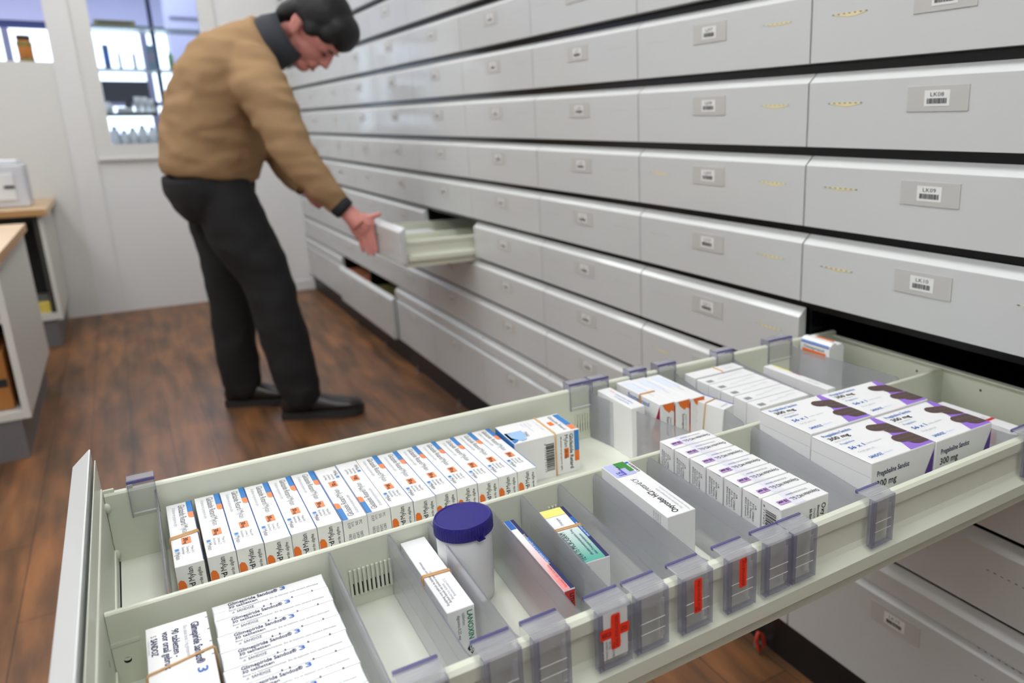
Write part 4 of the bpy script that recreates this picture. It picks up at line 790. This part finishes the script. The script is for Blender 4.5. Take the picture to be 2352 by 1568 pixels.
tag(a.build('shop_cabinet', origin=(0, 7.2, 0)), 'lilac grey tall cabinet at the right behind the shop window', 'cabinet')
tag(MB().box(-1.9, -.1, 6.2, 6.6, 0, 1.08, 'shopwall', .004).box(-1.92, -.08, 6.18, 6.62, 1.08, 1.11, 'lam', .002).build('shop_counter', origin=(-1, 6.4, 0)), 'pale lilac shop counter low behind the bottom bottle shelf', 'counter')
# jar on the hatch ledge
root = empty('amber_jar', (-1.402, FAR+.05, HZ0)); tag(root, 'amber jar with brown cap and pale label standing in the hatch', 'jar')
MB().lathe((0, 0, 0), [(0, 0), (.036, .001), (.037, .11), (.030, .122), (0, .122)], 'amber', 28).build('jar_body', root); MB().lathe((0, 0, 0), [(0, .1225), (.034, .1225), (.034, .150), (0, .150)], 'darkbrown', 24).build('jar_lid', root)
MB().lathe((0, 0, 0), [(.0372, .085), (.0378, .086), (.0378, .11), (.0372, .111)], 'olive', 28).lathe((0, 0, 0), [(.0372, .004), (.0378, .005), (.0378, .02), (.0372, .021)], 'olive', 28).build('jar_label', root)
#PART4
# ------------------------------------------------------------------ the man
FD = Vector((.894, -.447, 0)); SD = Vector((-.447, -.894, 0))     # the way he faces, his right side
def ell(c, ax, bx, cx, m, a, n=20):
    """ellipsoid with half axes given as vectors"""
    R = []
    for i in range(n//2+1):
        t = -PI/2+PI*i/(n//2); R.append([Vector(c)+ax*math.cos(t)*math.cos(2*PI*j/n)+bx*math.cos(t)*math.sin(2*PI*j/n)+cx*math.sin(t) for j in range(n)])
    a.loft(R, m, cap=False)
def ringloft(a, pts, m, n=28):
    """pts: (centre, half depth along facing, half width along side); rings square to the path"""
    K = len(pts); R = []
    for i, (c, ra, rb) in enumerate(pts):
        c = Vector(c); t = (Vector(pts[min(i+1, K-1)][0])-Vector(pts[max(i-1, 0)][0])).normalized()
        f = (FD-t*FD.dot(t)).normalized(); s = t.cross(f); s = s if s.dot(SD) > 0 else -s
        R.append([c+f*ra*math.cos(2*PI*j/n)+s*rb*math.sin(2*PI*j/n) for j in range(n)])
    a.loft(R, m)
def limb(a, pts, m, n=20):
    """pts: (centre, radius); densified for smoothness"""
    P = []; 
    for i in range(len(pts)-1):
        for k in range(4):
            t = k/4; p0 = Vector(pts[max(i-1, 0)][0]); p1 = Vector(pts[i][0]); p2 = Vector(pts[i+1][0]); p3 = Vector(pts[min(i+2, len(pts)-1)][0])
            q = .5*((2*p1)+(p2-p0)*t+(2*p0-5*p1+4*p2-p3)*t*t+(3*p1-p0-3*p2+p3)*t**3); P.append((q, pts[i][1]*(1-t)+pts[i+1][1]*t))
    P.append((Vector(pts[-1][0]), pts[-1][1]))
    a.tube([p[0] for p in P], [p[1] for p in P], m, n)
    ell(P[0][0], X*P[0][1], Y*P[0][1], Z*P[0][1], m, a, 16); ell(P[-1][0], X*P[-1][1], Y*P[-1][1], Z*P[-1][1], m, a, 16)
from mathutils import noise
def fuse(a, name, parent, voxel, smooth=6, folds=0, fscale=(1, 1, 1)):
    """one continuous skin over overlapping volumes"""
    o = a.build('tmp'); md = o.modifiers.new('r', 'REMESH'); md.mode = 'VOXEL'; md.voxel_size = voxel; md.use_smooth_shade = True
    sm = o.modifiers.new('s', 'SMOOTH'); sm.factor = .5; sm.iterations = smooth
    dg = bpy.context.evaluated_depsgraph_get(); me = bpy.data.meshes.new_from_object(o.evaluated_get(dg)); bpy.data.objects.remove(o)
    me.name = name
    if folds:
        nn = [v.normal.copy() for v in me.vertices]
        for v, n_ in zip(me.vertices, nn):
            q = Vector((v.co.x*fscale[0], v.co.y*fscale[1], v.co.z*fscale[2])); v.co += n_*folds*(1-2*abs(noise.noise(q)))*.6+n_*folds*.5*noise.noise(q*2.3)
    for p in me.polygons: p.use_smooth = True
    for m in a.mats:
        if m.name not in [x.name for x in me.materials if x]: me.materials.append(m)
    c = bpy.data.objects.new(name, me); COL.objects.link(c)
    me.transform(Matrix.Translation(-MAN.location)); c.parent = MAN; return c
MAN = empty('person', (-.62, 2.40, 0)); tag(MAN, 'man in camel sweater and black trousers bending over to the half open drawer', 'person')
# head frame
HC = Vector((-.3450, 2.245, 1.532)); UP = (FD*.915+Z*.403).normalized(); FW = (FD*.403-Z*.915).normalized()
hp = lambda f, u, s=0: HC+FW*f+UP*u+SD*s
b = MB()
ell(hp(.004, .015), FW*.112, UP*.112, SD*.086, 'skin', b); ell(hp(.036, -.055), FW*.074, UP*.084, SD*.066, 'skin', b); ell(hp(.084, -.118), FW*.040, UP*.028, SD*.032, 'skin', b)
ell(hp(.080, -.005), FW*.034, UP*.030, SD*.062, 'skin', b); ell(hp(.080, -.052), FW*.030, UP*.034, SD*.052, 'skin', b)      # brow, cheeks
b.tube([hp(.104, .000), hp(.116, -.020), hp(.132, -.043), hp(.108, -.056)], [.012, .015, .018, .012], 'skin', 12)            # nose
for s_ in (-1, 1): ell(hp(.112, -.048, s_*.013), FW*.014, UP*.010, SD*.010, 'skin', b)
ell(hp(.103, -.082), FW*.026, UP*.022, SD*.034, 'skin', b)
for s_ in (-1, 1): ell(hp(-.018, -.050, s_*.090), (FW*.8+UP*.6)*.019, (UP*.8-FW*.6)*.036, SD*.011, 'skin', b, 16); ell(hp(-.036, -.046, s_*.095), (FW*.8+UP*.6)*.008, (UP*.8-FW*.6)*.030, SD*.010, 'skin', b, 12)
b.tube([hp(-.02, -.07), hp(-.055, -.135), Vector((-.505, 2.300, 1.440))], [.062, .058, .058], 'skin', 20)                     # neck
fuse(b, 'head', MAN, .0055, 5)
a = MB()
for s_ in (-1, 1):
    ell(hp(.1035, -.020, s_*.036), FW*.008, UP*.006, SD*.014, 'eye', a, 12)
    a.tube([hp(.110, .006, s_*.020), hp(.113, .010, s_*.038), hp(.100, .006, s_*.056)], [.003, .0045, .003], 'hair', 8)
child(a, 'eyes', MAN)
a = MB(); a.tube([hp(.108, -.088, -.026), hp(.124, -.092, -.012), hp(.128, -.093, 0), hp(.124, -.092, .012), hp(.108, -.086, .028)], [.003, .0055, .006, .0055, .003], 'lip', 8); child(a, 'lips', MAN)
h = MB()
ell(hp(-.024, .038), FW*.118, UP*.110, SD*.098, 'hair', h, 24); ell(hp(.045, .070), FW*.075, UP*.072, SD*.090, 'hair', h, 24); ell(hp(.088, .062), FW*.036, UP*.048, SD*.068, 'hair', h)
ell(hp(-.075, -.035), FW*.052, UP*.088, SD*.080, 'hair', h); ell(hp(-.060, -.095), FW*.036, UP*.040, SD*.062, 'hair', h)
for s_ in (-1, 1): ell(hp(.012, -.004, s_*.084), FW*.030, UP*.034, SD*.012, 'hair', h); ell(hp(.045, .035, s_*.070), FW*.045, UP*.036, SD*.022, 'hair', h)
fuse(h, 'hair', MAN, .005, 18, .0015, (90, 90, 90))
# shirt collar
a = MB(); cc = [Vector((-.528, 2.308, 1.458)), Vector((-.485, 2.283, 1.483)), Vector((-.455, 2.270, 1.494))]; ax_ = (cc[2]-cc[0]).normalized()
R = []
for c, r1, r2 in ((cc[0], .098, .090), (cc[1], .096, .088), (cc[2]+ax_*.024, .086, .080), (cc[2]+ax_*.022, .078, .072), (cc[1], .086, .078)):
    f = (Z-ax_*Z.dot(ax_)).normalized(); s = ax_.cross(f); R.append([c+f*r1*math.cos(2*PI*j/28)*(1.0)+s*r2*math.sin(2*PI*j/28) for j in range(28)])
a.loft(R, 'collar', cap=False); a.tube([hp(-.02, -.150, .03), hp(.030, -.185, .035), hp(.075, -.205, .03)], [.018, .020, .012], 'collar', 10); a.tube([hp(-.02, -.150, -.03), hp(.030, -.185, -.035), hp(.075, -.205, -.03)], [.018, .020, .012], 'collar', 10)
child(a, 'shirt_collar', MAN)
# sweater: torso, both arms, hem
b = MB()
ringloft(b, [((-.760, 2.410, .985), .152, .188), ((-.756, 2.410, 1.015), .162, .200), ((-.738, 2.405, 1.085), .172, .206), ((-.718, 2.395, 1.170), .173, .208), ((-.692, 2.380, 1.255), .170, .210), ((-.662, 2.358, 1.335), .163, .214), ((-.606, 2.335, 1.405), .140, .205), ((-.555, 2.315, 1.450), .108, .150), ((-.530, 2.305, 1.468), .098, .100), ((-.506, 2.292, 1.484), .094, .094)], 'sweater', 36)
SR, SLf = Vector((-.600, 2.190, 1.372)), Vector((-.560, 2.500, 1.400))
ell(SR, FD*.095, SD*.070, Z*.095, 'sweater', b); ell(SLf, FD*.095, SD*.070, Z*.095, 'sweater', b)
limb(b, [((-.615, 2.235, 1.372), .090), ((-.580, 2.150, 1.300), .094), ((-.552, 2.110, 1.215), .083), ((-.518, 2.070, 1.095), .070), ((-.462, 2.045, .988), .058), ((-.398, 2.032, .896), .046)], 'sweater')
limb(b, [((-.580, 2.460, 1.390), .085), ((-.540, 2.520, 1.290), .080), ((-.515, 2.480, 1.150), .068), ((-.490, 2.42, 1.04), .060), ((-.455, 2.37, .955), .046)], 'sweater')
fuse(b, 'sweater', MAN, .010, 5, .011, (6, 6, 13))
a = MB(); d_ = (Vector((-.352, 2.018, .846))-Vector((-.398, 2.032, .896))).normalized(); c0 = Vector((-.390, 2.030, .888)); a.tube([c0, c0+d_*.010, c0+d_*.034, c0+d_*.038], [.041, .043, .041, .036], 'cuff', 24); child(a, 'shirt_cuff', MAN)
a = MB(); a.tube([(-.455, 2.37, .955), (-.437, 2.35, .930)], [.044, .040], 'cuff', 20); child(a, 'shirt_cuff', MAN)
# right hand on the drawer front
b = MB(); W0 = Vector((-.375, 2.028, .870))
PTS = dict(wr=(-.3545, 2.020, .8490), palm=(-.3230, 2.000, .8060), kI=(-.2900, 1.978, .8030), kM=(-.3020, 1.985, .7885), kR=(-.3160, 1.994, .7725), kP=(-.3290, 2.006, .7590), mI=(-.2850, 1.970, .7560), mM=(-.2985, 1.979, .7410), mR=(-.3135, 1.990, .7300), mP=(-.3270, 2.004, .7260), tI=(-.2815, 1.964, .7050), tM=(-.2930, 1.975, .6930), tR=(-.3070, 1.986, .6950), tP=(-.3220, 2.002, .7050))
V = {k: Vector(v) for k, v in PTS.items()}
b.tube([W0, V['wr'], V['palm']], [.030, .032, .036], 'skin', 16)
for k, r in (('I', .0175), ('M', .018), ('R', .017), ('P', .015)):
    base = V['wr'].lerp(V['k'+k], .35); b.tube([base, V['wr'].lerp(V['k'+k], .7), V['k'+k]], [.022, .021, r], 'skin', 12)
    rf = r*.50; b.tube([V['k'+k], V['m'+k], V['t'+k]], [r*.62, rf, rf*.85], 'skin', 12); ell(V['t'+k], X*rf*.82, Y*rf*.82, Z*rf*.9, 'skin', b, 12)
ell(V['wr'].lerp(V['kM'], .72), (V['kM']-V['wr'])*.52, (V['kP']-V['kI'])*.78, (V['kM']-V['wr']).cross(V['kP']-V['kI']).normalized()*.017, 'skin', b); ell((V['kI']+V['kP'])/2, (V['mM']-V['kM']).normalized()*.026, (V['kP']-V['kI'])*.72, (V['kM']-V['wr']).cross(V['kP']-V['kI']).normalized()*.0145, 'skin', b)
b.tube([V['wr'].lerp(V['kI'], .25), Vector((-.300, 1.985, .829)), Vector((-.281, 1.972, .8365)), Vector((-.262, 1.962, .8440))], [.020, .0150, .0115, .0095], 'skin', 12); ell(Vector((-.262, 1.962, .844)), X*.0098, Y*.0095, Z*.0092, 'skin', b, 12)
fuse(b, 'right_hand', MAN, .0026, 4)
b = MB(); q0 = Vector((-.432, 2.345, .925)); b.tube([q0, q0+Vector((.03, -.01, -.035)), q0+Vector((.055, -.01, -.06))], [.028, .036, .034], 'skin', 14)
for k in range(4): o_ = Vector((.05+.006*k, .03-.022*k, -.062)); b.tube([q0+o_, q0+o_+Vector((.035, 0, -.02)), q0+o_+Vector((.05, .0, -.05))], [.012, .0105, .008], 'skin', 10)
b.tube([q0+Vector((.02, -.03, -.02)), q0+Vector((.05, -.055, -.03)), q0+Vector((.075, -.06, -.045))], [.014, .012, .009], 'skin', 10)
fuse(b, 'left_hand', MAN, .0035, 3)
# trousers
b = MB()
ringloft(b, [((-.772, 2.412, 1.010), .150, .180), ((-.766, 2.415, .965), .152, .188), ((-.752, 2.418, .915), .140, .186), ((-.732, 2.415, .86), .115, .165)], 'trouser', 32)
limb(b, [((-.735, 2.325, .93), .100), ((-.716, 2.322, .85), .110), ((-.692, 2.312, .745), .112), ((-.636, 2.285, .605), .094), ((-.618, 2.268, .480), .086), ((-.600, 2.262, .340), .088), ((-.584, 2.258, .200), .082), ((-.568, 2.250, .105), .072)], 'trouser')
limb(b, [((-.755, 2.500, .93), .098), ((-.752, 2.505, .83), .104), ((-.750, 2.512, .730), .098), ((-.742, 2.522, .580), .090), ((-.746, 2.536, .440), .082), ((-.752, 2.548, .300), .082), ((-.752, 2.562, .170), .078), ((-.748, 2.560, .098), .070)], 'trouser')
fuse(b, 'trousers', MAN, .010, 5, .008, (7, 7, 9))
def shoe(heel, toe):
    h_, t_ = Vector(heel), Vector(toe); u = (t_-h_).normalized(); s = Vector((-u.y, u.x, 0)); L = (t_-h_).length
    a = MB(); P = lambda d, w, z: h_+u*d+s*w+Z*z; R = []
    prof = [(-.004, .004, .030, .05), (.004, .030, .028, .085), (.03, .036, .024, .100), (.07, .037, .024, .112), (.11, .039, .024, .108), (.15, .043, .024, .096), (.19, .048, .024, .082), (.23, .050, .026, .074), (.27, .045, .030, .068), (.295, .032, .034, .056), (.306, .006, .040, .040)]
    for d, w, z0, z1 in prof:
        d *= L/.306; R.append([P(d, w*math.copysign(abs(math.cos(t))**.8, math.cos(t)), (z0+z1)/2+(z1-z0)/2*math.sin(t)) for t in [2*PI*j/20 for j in range(20)]])
    a.loft(R, 'shoe'); o = child(a, 'shoe', MAN)
    a = MB(); out = [(-.006, .0), (0, .030), (.03, .038), (.08, .038), (.12, .037), (.16, .044), (.20, .051), (.24, .052), (.28, .046), (.302, .028), (.311, 0)]
    ol = [(d*L/.306, w) for d, w in out]+[(d*L/.306, -w) for d, w in out[-2:0:-1]]; rise = lambda d: .010*max(0, (d/L-.75)/.25)**2
    R = [[P(d, w, z+rise(d)) for d, w in ol] for z in (.0, .016, .030)]
    a.loft(R, 'sole', smooth=False); a.build('tmp2').name = 'tmp2'; t2 = bpy.data.objects['tmp2']; t2.name = 'shoe_sole'; t2.data.transform(Matrix.Translation(-MAN.location)); t2.parent = o
shoe((-.640, 2.300, 0), (-.352, 2.165, 0)); shoe((-.815, 2.600, 0), (-.540, 2.470, 0))
